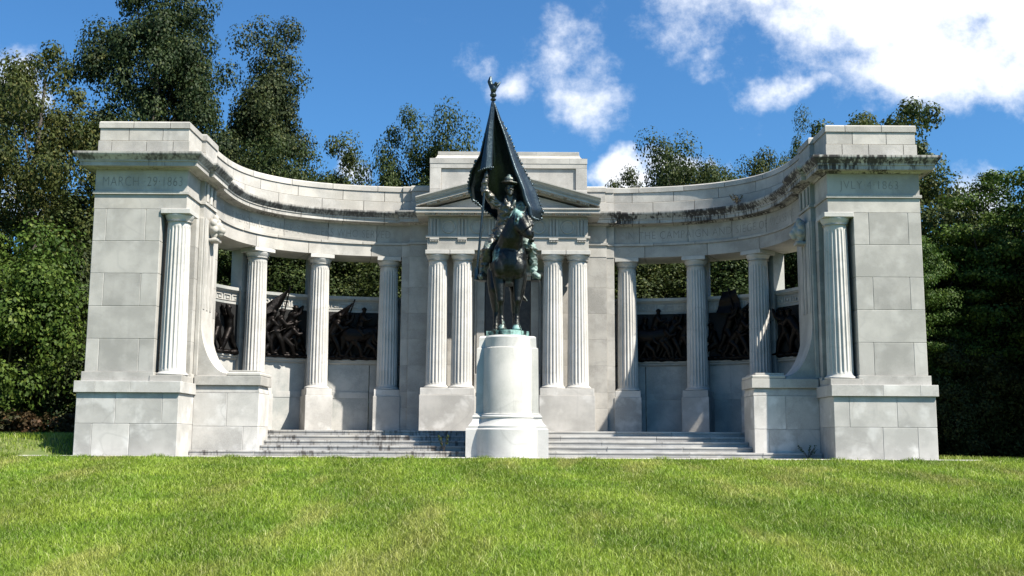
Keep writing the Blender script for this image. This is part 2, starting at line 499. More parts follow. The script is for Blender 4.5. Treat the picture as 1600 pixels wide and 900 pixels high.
def blades(x, y, hgt, wid):
    n = len(x)
    z = ground_z(x, y)
    a = rng.uniform(0, 2 * np.pi, n)
    lean = rng.uniform(.05, 1.15, n) * hgt
    la = rng.uniform(0, 2 * np.pi, n)
    lx, ly = np.cos(la) * lean, np.sin(la) * lean
    wx, wy = np.cos(a) * wid * .5, np.sin(a) * wid * .5
    o = np.zeros((n, 5, 3))
    o[:, 0] = np.stack([x - wx, y - wy, z - .01], 1)
    o[:, 1] = np.stack([x + wx, y + wy, z - .01], 1)
    mx, my, mz = x + lx * .32, y + ly * .32, z + hgt * .62
    o[:, 2] = np.stack([mx + wx * .8, my + wy * .8, mz], 1)
    o[:, 3] = np.stack([mx - wx * .8, my - wy * .8, mz], 1)
    o[:, 4] = np.stack([x + lx, y + ly, z + hgt * .95], 1)
    v = o.reshape(-1, 3)
    k = np.arange(n)[:, None] * 5
    tri = np.concatenate([k + np.array([[0, 1, 2]]), k + np.array([[0, 2, 3]]), k + np.array([[3, 2, 4]])], 0)
    return v, tri
NB = 740000
D = 7.0 * (24.3 / 7.0) ** rng.uniform(0, 1, NB) ** .85
y = D - 24.5
x = .12 + rng.uniform(-1, 1, NB) * (D * .50 + 2.6)
keep = ~((np.abs(x) < 10.75) & (y > -.42))
x, y, D = x[keep], y[keep], D[keep]
clump = .75 + .5 * np.sin(x * 3.1 + 2 * np.sin(y * 2.3)) * np.sin(y * 2.7 + 1.7 * np.sin(x * 1.9))
hg = rng.uniform(.035, .085, len(x)) * (1 + .25 * clump) * np.where(rng.uniform(0, 1, len(x)) < .03, 1.7, 1)
hg = hg * (.80 + .2 * sst(-.4, -2.5, y))
V1, F1 = blades(x, y, hg, .0066 * (D / 9) ** .6)
# strip at both sides of the memorial and behind
n2 = 60000
x2 = rng.uniform(-22, -9.74, n2); y2 = -1 + 12 * rng.uniform(0, 1, n2) ** 1.8
ok2 = (x2 < -10.8) | (y2 > .33); x2, y2 = x2[ok2], y2[ok2]; n2 = len(x2)
n3 = 22000
x3 = rng.uniform(10.7, 20, n3); y3 = rng.uniform(-1, 8, n3)
V2, F2 = blades(np.r_[x2, x3], np.r_[y2, y3], rng.uniform(.06, .16, n2 + n3), .013)
n4 = 9000
x4 = rng.uniform(-10.9, 10.8, n4); y4 = rng.uniform(-.50, -.385, n4)
tuft = (.5 + .5 * np.sin(x4 * 2.3) * np.sin(x4 * 5.7 + 1)) ** 2
V3_, F3_ = blades(x4, y4, rng.uniform(.03, .09, n4) * (.6 + 1.1 * tuft), .010)
gm = np_mesh('grass', np.concatenate([V1, V2, V3_]), np.concatenate([F1, F2 + len(V1), F3_ + len(V1) + len(V2)]))
tag(link_mesh('grass', gm, M['grass']), 'short bright green grass growing over the lawn', 'grass', None, 'stuff')

# ------------------------------------------------------------------ plan of the memorial
A_, B_, Y0_, NE = 7.45, 4.58, 2.2, 3.2
tt = np.linspace(0, np.pi / 2, 4000)
cxs, cys = A_ * np.cos(tt) ** (2 / NE), Y0_ + B_ * np.sin(tt) ** (2 / NE)
keep = cxs >= 3.08
cxs, cys = cxs[keep], cys[keep]
cs = np.r_[0, np.cumsum(np.hypot(np.diff(cxs), np.diff(cys)))]
SLEN = cs[-1]
def on_curve(sx, s):
    """point on the face of the curve, tangent (pier towards centre), normal towards the viewer's side; sx=-1 left, +1 right"""
    e = .02
    px, py = np.interp(s, cs, cxs), np.interp(s, cs, cys)
    a, b2 = max(0, s - e), min(SLEN, s + e)
    tx, ty = np.interp(b2, cs, cxs) - np.interp(a, cs, cxs), np.interp(b2, cs, cys) - np.interp(a, cs, cys)
    l = math.hypot(tx, ty); tx /= l; ty /= l
    nx_, ny_ = ty * -1, tx            # for the right-hand side x>0: towards centre
    if nx_ > 0 or (abs(nx_) < 1e-9 and ny_ > 0): nx_, ny_ = -nx_, -ny_
    if ny_ > .3: ny_ = ny_
    return Vector((sx * px, py, 0)), Vector((sx * tx, ty, 0)), Vector((sx * nx_, ny_, 0))
def s_at_x(xv):
    return float(np.interp(-xv, -cxs, cs))

def sweep_rings(path, prof):
    n = len(path); rings = []
    P = [Vector((p[0], p[1])) for p in path]
    nrm = []
    for i in range(n - 1):
        d = (P[i + 1] - P[i]); d.normalize(); nrm.append(Vector((d.y, -d.x)))
    for i in range(n):
        if i == 0: m_ = nrm[0]
        elif i == n - 1: m_ = nrm[-1]
        else:
            m_ = nrm[i - 1] + nrm[i]
            m_ = m_ / max(.15, (1 + nrm[i - 1].dot(nrm[i])))
        rings.append([(P[i].x + m_.x * uu, P[i].y + m_.y * uu, z) for uu, z in prof])
    return rings

def sweep(mb, path, prof, gaps=()):
    """gaps: indices i where the stretch path[i]..path[i+1] is an open joint"""
    rings = sweep_rings(path, prof)
    cur = [rings[0]]
    for i in range(len(path) - 1):
        if i in gaps:
            mb.loft(cur); cur = [rings[i + 1]]
        else: cur.append(rings[i + 1])
    mb.loft(cur)

def mirror(path, sx):
    """left-hand path given with x<0; returns the same for the right with the outward side kept"""
    return path if sx < 0 else [(-p[0], p[1]) for p in path][::-1]

def curve_path(s0, s1, joints, step=.16, g=.007):
    ss = list(np.linspace(s0, s1, max(3, int((s1 - s0) / step))))
    gaps_s = []
    for j in joints:
        if s0 + .1 < j < s1 - .1:
            ss = [q for q in ss if abs(q - j) > .03]
            ss += [j - g, j + g]; gaps_s.append(j - g)
    ss = sorted(ss)
    gi = [min(range(len(ss)), key=lambda k: abs(ss[k] - q)) for q in gaps_s]
    pts = []
    for s in ss:
        p, t, n_ = on_curve(-1, s); pts.append((p.x, p.y))
    return pts, gi

PIER = [(-9.57, 3.0), (-9.57, .2), (-7.43, .2), (-7.43, 1.25), (-7.32, 1.25), (-7.32, 2.28)]
CENT = [(-3.08, 6.64), (-2.85, 6.64), (-2.85, 6.52), (-2.2, 6.52)]

def line_joints(path, seg, fr, g=.007):
    """open joints on segment seg at fractions fr"""
    a, b2 = Vector(path[seg]), Vector(path[seg + 1])
    d = (b2 - a); ln = d.length; d.normalize()
    new = path[:seg + 1]; gi = []
    for f in fr:
        p = a + d * (ln * f)
        gi.append(len(new)); new += [tuple(p - d * g), tuple(p + d * g)]
    return new + path[seg + 1:], gi

def flip_gaps(gi, n, sx):
    return gi if sx < 0 else [n - 2 - i for i in gi]

mem = empty('memorial', (0, 0, 0))
tag(mem, 'semicircular pale granite memorial with fluted colonnade, pedimented centre and two square end piers', 'memorial')

def band(mb, sx, prof_fn, joints, pierfr=(), which='all', gy=.004):
    if which in ('all', 'pier'):
        p, g = PIER, []
        if pierfr: p, g = line_joints(PIER, 1, pierfr)
        sweep(mb, mirror(p, sx), prof_fn(.5), flip_gaps(g, len(p), sx))
    if which in ('all', 'curve'):
        p, g = curve_path(0, SLEN, joints)
        sweep(mb, mirror(p, sx), prof_fn(1.2), flip_gaps(g, len(p), sx))
        sweep(mb, mirror(CENT, sx), prof_fn(.5))

P_ARCH = lambda d: [(-d, 5.70), (0, 5.70), (0, 6.035), (-d, 6.035)]
P_TAEN = lambda d: [(-d, 6.04), (.038, 6.04), (.038, 6.105), (.03, 6.11), (-d, 6.11)]
P_FRIE = lambda d: [(-d, 6.112), (0, 6.112), (0, 6.612), (-d, 6.612)]
P_CORN = lambda d: [(-d, 6.615), (.035, 6.615), (.075, 6.655), (.255, 6.668), (.262, 6.652), (.275, 6.652), (.275, 6.745), (.30, 6.757), (.30, 6.785),
                    (.315, 6.80), (.335, 6.835), (.375, 6.875), (.40, 6.905), (.405, 6.92), (.405, 6.965), (-.01, 7.005), (-d, 7.005)]
P_AT1 = lambda d: [(-d, 7.01), (-.008, 7.01), (-.008, 7.315), (-.016, 7.322), (-d, 7.322)]
P_AT2 = lambda d: [(-d, 7.33), (-.05, 7.33), (-.032, 7.338), (-.032, 7.622), (-d, 7.622)]
P_CAP = lambda d: [(-d, 7.63), (-.006, 7.63), (-.006, 7.76), (-.03, 7.79), (-d, 7.79)]

J1 = [1.05, 2.35, 3.6, 4.9, 6.1, 7.3]
J2 = [.55, 1.75, 3.0, 4.2, 5.5, 6.7, 7.8]
J3 = [1.3, 2.7, 4.0, 5.2, 6.5, 7.6]
def side(sx): return 'left' if sx < 0 else 'right'

# ---- text
def text_mesh(s, size):
    cu = bpy.data.curves.new('t', 'FONT'); cu.body = s; cu.size = size; cu.extrude = 0.0
    cu.offset = -.006; cu.resolution_u = 3; cu.space_character = 1.12
    o = bpy.data.objects.new('t', cu); col.objects.link(o)
    dg = bpy.context.evaluated_depsgraph_get()
    me = bpy.data.meshes.new_from_object(o.evaluated_get(dg))
    bpy.data.objects.remove(o); bpy.data.curves.remove(cu)
    v = [tuple(q.co) for q in me.vertices]; f = [tuple(p.vertices) for p in me.polygons]
    bpy.data.meshes.remove(me)
    return v, f
def put_text(name, s, size, fn, parent, fit=None):
    v, f = text_mesh(s, size)
    x0 = min(p[0] for p in v); x1 = max(p[0] for p in v)
    k = (fit / (x1 - x0)) if fit else 1.0
    mb = MB(); mb.add([fn((p[0] - x0) * k, p[1]) for p in v], f)
    return mb.build(name, M['letter'], parent, recalc=False, smooth=0)

for sx in (-1, 1):
    def X(a): return sx * a
    # pier base: two courses and a cap
    mb = MB()
    lo, up = ([9.64, 9.25, 8.41, 7.34], [9.64, 8.75, 7.70, 7.34]) if sx < 0 else ([9.64, 9.20, 8.42, 7.34], [9.64, 8.76, 7.69, 7.34])
    mb.blocks([X(a) for a in lo], 0, 3.1, -.3, .757)
    mb.blocks([X(a) for a in up], 0, 3.1, .757, 1.45)
    base = mb.build('pier_base', M['base'], mem)
    mb = MB()
    cp = [9.69, 9.21, 8.42, 7.29] if sx < 0 else [9.69, 9.28, 8.45, 7.29]
    mb.blocks([X(a) for a in cp], -.06, 3.16, 1.45, 1.705, .006)
    mb.build('base_cap', M['base'], base)
    # pier shaft, five courses
    mb = MB()
    mb.box(X(7.98), X(9.62), .15, 3.05, 1.705, 1.925, .008)
    zs = [1.925, 2.68, 3.43, 4.185, 4.94, 5.697]
    for i in range(5):
        xs = [9.57, 9.27, 8.36, 8.01] if i % 2 == 0 else [9.57, 8.01]
        if i == 2: xs = [9.57, 9.25, 8.40, 8.01]
        mb.blocks([X(a) for a in xs], .2, 3.0, zs[i], zs[i + 1])
    shaft = mb.build('pier_shaft', M['shaft'], mem)
    # inner body behind the pier column, and plinth
    mb = MB()
    for i in range(5):
        mb.box(X(7.40), X(8.06), .96, 2.9, zs[i], zs[i + 1], .006)
    mb.box(X(7.36), X(8.06), .92, 2.9, 1.705, 1.925, .006)
    mb.box(X(7.33), X(8.07), .135, .91, 1.705, 1.85, .008)
    mb.build('niche_wall', M['stone'], mem)
    # anta with swept foot
    mb = MB()
    prof = [(7.46, 1.90), (6.60, 1.90)]
    for k in range(0, 15):
        a = k / 14 * math.pi / 2
        prof.append((7.275 - .655 * (1 - math.sin(a)) ** 1.0, 1.965 + 1.30 * (1 - math.cos(a)) ** .92))
    prof += [(7.275, 5.70), (7.46, 5.70)]
    mb.yprism([(X(a), z) for a, z in prof], 1.25, 2.22)
    an = mb.build('anta', M['stone'], mem)
    mb = MB()
    mb.box(X(7.30), X(7.395), 1.18, 1.25, 1.91, 5.70, .01)
    mb.box(X(7.2745), X(7.262), 1.34, 1.46, 3.5, 5.55, .004)
    mb.box(X(7.2745), X(7.262), 1.62, 1.74, 3.5, 5.55, .004)
    mb.box(X(7.2745), X(7.262), 1.90, 2.02, 3.5, 5.55, .004)
    mb.build('fillet', M['stone'], an)
    # fluted frieze strip above the anta
    mb = MB()
    for yc in (1.42, 1.735, 2.05):
        mb.box(X(7.322), X(7.275), yc - .075, yc + .075, 6.12, 6.56, .012)
    mb.build('triglyph', M['stone'], an)
    # podium beside the stair
    mb = MB()
    bb, tb = ([7.34, 6.15, 5.80], [7.34, 6.55, 5.80])
    mb.blocks([X(a) for a in bb], 1.14, 2.2, -.2, .72)
    mb.blocks([X(a) for a in tb], 1.14, 2.2, .72, 1.50)
    rings = [[(X(7.30), 1.14 - o, z), (X(5.80 - o), 1.14 - o, z), (X(5.80 - o), 2.2 + o, z), (X(7.30), 2.2 + o, z)] for o, z in ((0, 1.504), (.0, 1.52), (-.03, 1.675))]
    mb.loft(rings)
    pod = mb.build('stair_podium', M['base'], mem)
    mb = MB()
    mb.box(X(7.335), X(5.76), 1.10, 2.24, 1.68, 1.90, .008)
    mb.box(X(6.56), X(5.765), 1.105, 2.235, 1.90, 1.985, .02)
    mb.box(X(6.54), X(5.86), 1.16, 2.2, 1.985, 2.035, .008)
    mb.build('podium_cap', M['stone'], pod)

    # entablature of pier and curve
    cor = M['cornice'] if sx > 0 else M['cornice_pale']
    mb = MB(); band(mb, sx, P_ARCH, [2.9, 4.55, 6.35]); band(mb, sx, P_TAEN, J1)
    band(mb, sx, P_FRIE, [1.2, 2.6, 3.8, 5.1, 6.5, 7.5])
    mb.box(X(9.2), X(7.6), .6, 2.9, 5.703, 7.70)
    ent = mb.build('entablature', M['stone_up'], mem)
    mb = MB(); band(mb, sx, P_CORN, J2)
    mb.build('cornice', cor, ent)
    mb = MB()
    band(mb, sx, P_AT1, J1, (.15, .53, .82)); band(mb, sx, P_AT2, J2, (.33, .70))
    att = mb.build('attic', M['stone_up'], mem)
    mb = MB(); band(mb, sx, P_CAP, J3, (.38, .78))
    mb.build('attic_cap', M['stone_up'], att)

    # inscriptions
    if sx < 0:
        put_text('inscription', 'MARCH \u00b729\u00b71863', .33, lambda a, h: (-9.40 + a, .194, 6.235 + h), ent, 1.85)
    else:
        put_text('inscription', 'JVLY\u00b74\u00b71863', .29, lambda a, h: (7.72 + a, .194, 6.25 + h), ent, 1.36)
    S0, S1 = 1.0, SLEN - .35
    def fmap(a, h, sx=sx):
        s = S0 + a if sx < 0 else S1 - a
        p, t, n_ = on_curve(sx, min(max(s, 0), SLEN)); q = p + n_ * .005
        return (q.x, q.y, 6.235 + h)
    put_text('inscription', "IOWA'S MEMORIAL TO HER SOLDIERS WHO SERVED" if sx < 0 else 'IN THE CAMPAIGN AND SIEGE OF VICKSBVRG', .33, fmap, ent, S1 - S0)

# ------------------------------------------------------------------ fluted columns
def make_column():
    zb, zt = 1.945, 5.425
    nfl, per = 20, 6
    mb = MB(); rings = []
    zz = [zb, zb + .03, zb + .06, zb + .09, 2.6, 3.3, 4.0, 4.7, 5.24, 5.28, 5.31, 5.33, zt]
    for z in zz:
        t = (z - zb) / (zt - zb)
        r = .298 - .040 * t ** 1.35
        amp = .026 * min(1, max(0, (z - zb - .02) / .06)) * min(1, max(0, (5.325 - z) / .06))
        ring = []
        for k in range(nfl):
            for j in range(per):
                a = (k + j / per) / nfl * 2 * math.pi
                q = j / per
                dd = 0.0 if q < .18 else math.sin((q - .18) / .82 * math.pi) ** .7
                rr = r - amp * dd
                ring.append((rr * math.cos(a), rr * math.sin(a), z))
        rings.append(ring)
    mb.loft(rings)
    sh = mb.build('column', M['column'], None, smooth=32)
    mb = MB()
    mb.lathe([(.30, 5.425), (.268, 5.43), (.268, 5.445), (.275, 5.45), (.275, 5.465), (.285, 5.475), (.315, 5.53), (.33, 5.565), (.328, 5.588), (.30, 5.59)], 48)
    mb.box(-.34, .34, -.34, .34, 5.59, 5.698, .006)
    mb.build('capital', M['column'], sh)
    mb = MB()
    mb.lathe([(.30, 1.855), (.345, 1.856), (.36, 1.875), (.355, 1.90), (.335, 1.912), (.322, 1.918), (.32, 1.93), (.30, 1.945)], 48)
    mb.build('column_base', M['column'], sh)
    return sh
col0 = make_column()
first = True
def place_column(x, y, rz):
    global first
    if first: c = col0; first = False
    else: c = copy_tree(col0)
    c.parent = mem; c.location = (x, y, 0); c.rotation_euler = (0, 0, rz)
    return c
for sx in (-1, 1):
    place_column(sx * 7.67, .50, 0)
COLX = [3.48, 5.42, 6.98]
def facing(sx, s):
    p, t, n_ = on_curve(sx, s)
    return p, t, n_, math.atan2(n_.y, n_.x) + math.pi / 2
col_s = {}
for sx in (-1, 1):
    for xc in COLX:
        # find s whose offset point has this x
        best = min(np.linspace(0.3, SLEN, 400), key=lambda s: abs(abs((on_curve(1, s)[0] - on_curve(1, s)[2] * .33).x) - xc))
        col_s[xc] = float(best)
        p, t, n_, rz = facing(sx, best)
        c = p - n_ * .33
        place_column(c.x, c.y, rz)
        # pedestal under the column
        mb = MB()
        mb.box(-.385, .385, -.40, .40, .62, 1.665, .008)
        mb.box(-.36, .36, -.375, .375, 1.665, 1.853, .008)
        o = mb.build('column_pedestal', M['base'], None)
        o.parent = mem; o.location = (c.x, c.y, 0); o.rotation_euler = (0, 0, rz)
        # square rear pier standing on the screen wall line
        c2 = p - n_ * .93
        mb = MB()
        for z0, z1 in ((.6, 1.9), (1.9, 3.2), (3.2, 4.5), (4.5, 5.698)):
            mb.box(-.26, .26, -.25, .25, z0, z1, .006)
        o = mb.build('rear_pier', M['wall'], None)
        o.parent = mem; o.location = (c2.x, c2.y, 0); o.rotation_euler = (0, 0, rz)
for xx in (-1.97, -1.275, 1.275, 1.97):
    place_column(xx, 5.79, 0)

# ------------------------------------------------------------------ screen wall with key frieze and reliefs
def wprof(u0, z0, u1, z1): return [(-1.22, z0), (u0, z0), (u1, z1), (-1.22, z1)]
for sx in (-1, 1):
    mb = MB()
    jj = [1.6, 3.2, 4.8, 6.4]
    for z0, z1, u_ in ((.62, 1.62, -.80), (1.62, 1.80, -.79), (1.80, 2.60, -.82), (2.745, 4.14, -.86), (4.14, 4.20, -.81), (4.20, 4.425, -.83), (4.425, 4.455, -.81)):
        p, g = curve_path(0, SLEN + 0, jj if z1 < 2.7 else [])
        sweep(mb, mirror(p, sx), wprof(u_, z0 + .001, u_, z1 - .001), flip_gaps(g, len(p), sx))
    p, g = curve_path(0, SLEN, [])
    sweep(mb, mirror(p, sx), [(-1.22, 2.60), (-.81, 2.60), (-.76, 2.64), (-.76, 2.68), (-.72, 2.70), (-.72, 2.735), (-.80, 2.744), (-1.22, 2.744)])
    sweep(mb, mirror(p, sx), [(-1.25, 4.456), (-.80, 4.456), (-.76, 4.48), (-.75, 4.50), (-.72, 4.515), (-.72, 4.60), (-1.25, 4.62)])
    wall = mb.build('screen_wall', M['wall'], mem)
    # Greek key, raised bands along the frieze
    mb = MB()
    unit = .25
    s = .35
    def strip(sa, sb, za, zb):
        k = max(1, int(abs(sb - sa) / .12))
        for i in range(k):
            q0, q1 = sa + (sb - sa) * i / k, sa + (sb - sa) * (i + 1) / k
            vv = []
            for q in (q0, q1):
                p, t, n_ = on_curve(sx, min(q, SLEN))
                for o_ in (-.832, -.802):
                    for z in (za, zb):
                        c = p + n_ * o_; vv.append((c.x, c.y, z))
            mb.add(vv, [(0, 1, 3, 2), (4, 6, 7, 5), (0, 4, 5, 1), (2, 3, 7, 6), (0, 2, 6, 4), (1, 5, 7, 3)])
    th = .022
    while s + unit < SLEN:
        z0, z1 = 4.225, 4.40
        strip(s, s + th, z0, z1)
        strip(s + th, s + unit * .82, z1 - th, z1)
        strip(s + unit * .82 - th, s + unit * .82, z0 + .05, z1 - th)
        strip(s + unit * .36, s + unit * .82 - th, z0 + .05, z0 + .05 + th)
        strip(s + unit * .36, s + unit * .36 + th, z0 + .05 + th, z0 + .115)
        strip(s + th, s + unit, z0, z0 + th)
        s += unit
    mb.build('key_frieze', M['stone'], wall)

# ------------------------------------------------------------------ modelled figures (bronze)
def add_ell(bm, c, r, rot=None):
    mtx = Matrix.Translation(Vector(c)) @ (rot.to_matrix().to_4x4() if rot is not None else Matrix.Identity(4)) @ Matrix.Diagonal((r[0], r[1], r[2], 1))
    bmesh.ops.create_uvsphere(bm, u_segments=14, v_segments=9, radius=1, matrix=mtx)
def add_cap(bm, a, b2, ra, rb, ends=True):
    a, b2 = Vector(a), Vector(b2); d = b2 - a; ln = d.length
    if ln < 1e-5: return
    rot = d.to_track_quat('Z', 'Y')
    mtx = Matrix.Translation((a + b2) / 2) @ rot.to_matrix().to_4x4()
    bmesh.ops.create_cone(bm, cap_ends=True, segments=14, radius1=ra, radius2=rb, depth=ln, matrix=mtx)
    if ends:
        add_ell(bm, a, (ra,) * 3); add_ell(bm, b2, (rb,) * 3)
def add_chain(bm, pts, rad):
    for i in range(len(pts) - 1): add_cap(bm, pts[i], pts[i + 1], rad[i], rad[i + 1])
def add_box(bm, c, half, rot=None):
    mtx = Matrix.Translation(Vector(c)) @ (rot.to_matrix().to_4x4() if rot is not None else Matrix.Identity(4)) @ Matrix.Diagonal((half[0] * 2, half[1] * 2, half[2] * 2, 1))
    bmesh.ops.create_cube(bm, size=1, matrix=mtx)
def melt(bm, name, voxel, smooth=4):
    me = bpy.data.meshes.new(name); bm.to_mesh(me); bm.free()
    o = bpy.data.objects.new(name, me); col.objects.link(o)
    md = o.modifiers.new('r', 'REMESH'); md.mode = 'VOXEL'; md.voxel_size = voxel; md.use_smooth_shade = True
    if smooth:
        sm = o.modifiers.new('s', 'SMOOTH'); sm.factor = .5; sm.iterations = smooth
    dg = bpy.context.evaluated_depsgraph_get()
    out = bpy.data.meshes.new_from_object(o.evaluated_get(dg))
    bpy.data.objects.remove(o); bpy.data.meshes.remove(me)
    out.name = name
    for p in out.polygons: p.use_smooth = True
    return out
def patina(me, fn):
    a = me.attributes.new('patina', 'FLOAT', 'POINT')
    a.data.foreach_set('value', np.array([fn(v.co) for v in me.vertices], dtype=np.float32))

def relief_soldier(fr, s, z0, hgt, lean=0.0, face=1, arm=0, crouch=0.0, hat=True, depth=.17, gun=False):
    """fr(s,z,d)->world. a soldier about hgt tall in high relief"""
    bm = bmesh.new()
    k = hgt / 1.8
    def P(a, z, d=0.0): return fr(s + a * k * face, z0 + z * k, depth + d * k)
    hip = .92 - .38 * crouch
    hx, tx = 0.0, lean * .55
    sh = (tx, hip + .52 - .12 * abs(lean))
    add_chain(bm, [P(-.02, hip, 0), P(tx * .6, hip + .28, .02), P(sh[0], sh[1], .03)], [.185 * k, .19 * k, .20 * k])
    add_ell(bm, P(sh[0] + .04 + lean * .12, sh[1] + .27, .06), (.105 * k, .115 * k, .13 * k))
    add_chain(bm, [P(sh[0], sh[1] + .05, .02), P(sh[0] + .03 + lean * .08, sh[1] + .18, .05)], [.08 * k, .07 * k])
    hd = P(sh[0] + .04 + lean * .12, sh[1] + .36, .05)
    if hat:
        add_ell(bm, hd, (.17 * k, .17 * k, .03 * k)); add_ell(bm, Vector(hd) + Vector((0, 0, .05 * k)), (.11 * k, .11 * k, .085 * k))
    ft = .34 + .12 * crouch
    add_chain(bm, [P(.02, hip, .05), P(.22 + .15 * crouch, hip * .55 + .08 * crouch, .10), P(ft, .08, .06)], [.15 * k, .12 * k, .085 * k])
    add_chain(bm, [P(ft, .06, .06), P(ft + .17, .04, .10)], [.06 * k, .045 * k])
    add_chain(bm, [P(-.05, hip, -.03), P(-.16, hip * .52, -.02), P(-.36, .10, -.03)], [.15 * k, .115 * k, .085 * k])
    add_chain(bm, [P(-.36, .08, -.03), P(-.22, .04, 0)], [.06 * k, .045 * k])
    for q, dd in ((0, .18), (1, -.06)):
        if arm == 0: el, ha = (sh[0] + .18, sh[1] - .22), (sh[0] + .42, sh[1] - .14 + .1 * q)
        elif arm == 1: el, ha = (sh[0] + .20, sh[1] + .12), (sh[0] + .30, sh[1] + .42)
        else: el, ha = (sh[0] + .10, sh[1] - .30), (sh[0] + .34, sh[1] - .46)
        add_chain(bm, [P(sh[0], sh[1], dd), P(el[0], el[1], dd + .04), P(ha[0], ha[1], dd + .05)], [.105 * k, .085 * k, .062 * k])
    if gun:
        add_chain(bm, [P(sh[0] - .1, sh[1] - .5, .22), P(sh[0] + .75, sh[1] + .02, .2)], [.03 * k, .022 * k])
    return melt(bm, 'relief_figure', .022, 2)

def relief_horse(fr, s, z0, hgt, face=1, depth=.16):
    bm = bmesh.new(); k = hgt
    def P(a, z, d=0.0): return fr(s + a * k * face, z0 + z * k, depth + d * k)
    add_chain(bm, [P(-.34, .62), P(-.05, .60, .03), P(.24, .66)], [.24 * k, .23 * k, .23 * k])
    add_chain(bm, [P(.34, .66, .02), P(.55, .92, .03)], [.19 * k, .13 * k])
    add_chain(bm, [P(.52, 1.0, .03), P(.72, .80, .06)], [.115 * k, .07 * k])
    for a, b2, d in ((.30, .48, .08), (.22, .10, -.04), (-.45, -.62, .06), (-.38, -.30, -.05)):
        add_chain(bm, [P(a, .50, d), P((a + b2) / 2 + .06, .27, d), P(b2, .03, d)], [.13 * k, .075 * k, .055 * k])
    add_chain(bm, [P(-.58, .66), P(-.75, .40)], [.06 * k, .03 * k])
    return melt(bm, 'relief_figure', .024, 2)

def flag_poly(fr, pole, cloth, depth):
    """pole: two (s,z) ends; cloth: four (s,z) corners"""
    mb = MB()
    a, b2 = pole
    mb.tube([fr(a[0], a[1], depth), fr(b2[0], b2[1], depth + .03)], .022, 8)
    n = 9; g = []
    for i in range(n):
        t = i / (n - 1)
        top = Vector((cloth[0][0] * (1 - t) + cloth[1][0] * t, cloth[0][1] * (1 - t) + cloth[1][1] * t))
        bot = Vector((cloth[3][0] * (1 - t) + cloth[2][0] * t, cloth[3][1] * (1 - t) + cloth[2][1] * t))
        row = []
        for j in range(5):
            q = j / 4; c = top * (1 - q) + bot * q
            row.append((c.x, c.y, depth + .035 * math.sin(t * 9 + q * 2.5)))
        g.append(row)
    vv, ff = [], []
    for layer in (0, -.03):
        for row in g:
            for c in row: vv.append(fr(c[0], c[1], c[2] + layer))
    m_ = n * 5
    for i in range(n - 1):
        for j in range(4):
            q = (i * 5 + j, (i + 1) * 5 + j, (i + 1) * 5 + j + 1, i * 5 + j + 1)
            ff.append(q); ff.append(tuple(x + m_ for x in q[::-1]))
    edge = [i * 5 for i in range(n)] + [(n - 1) * 5 + j for j in range(1, 5)] + [i * 5 + 4 for i in range(n - 2, -1, -1)] + [j for j in range(3, 0, -1)]
    for k in range(len(edge)):
        a_, b_ = edge[k], edge[(k + 1) % len(edge)]
        ff.append((a_, b_, b_ + m_, a_ + m_))
    mb.add(vv, ff)
    return mb

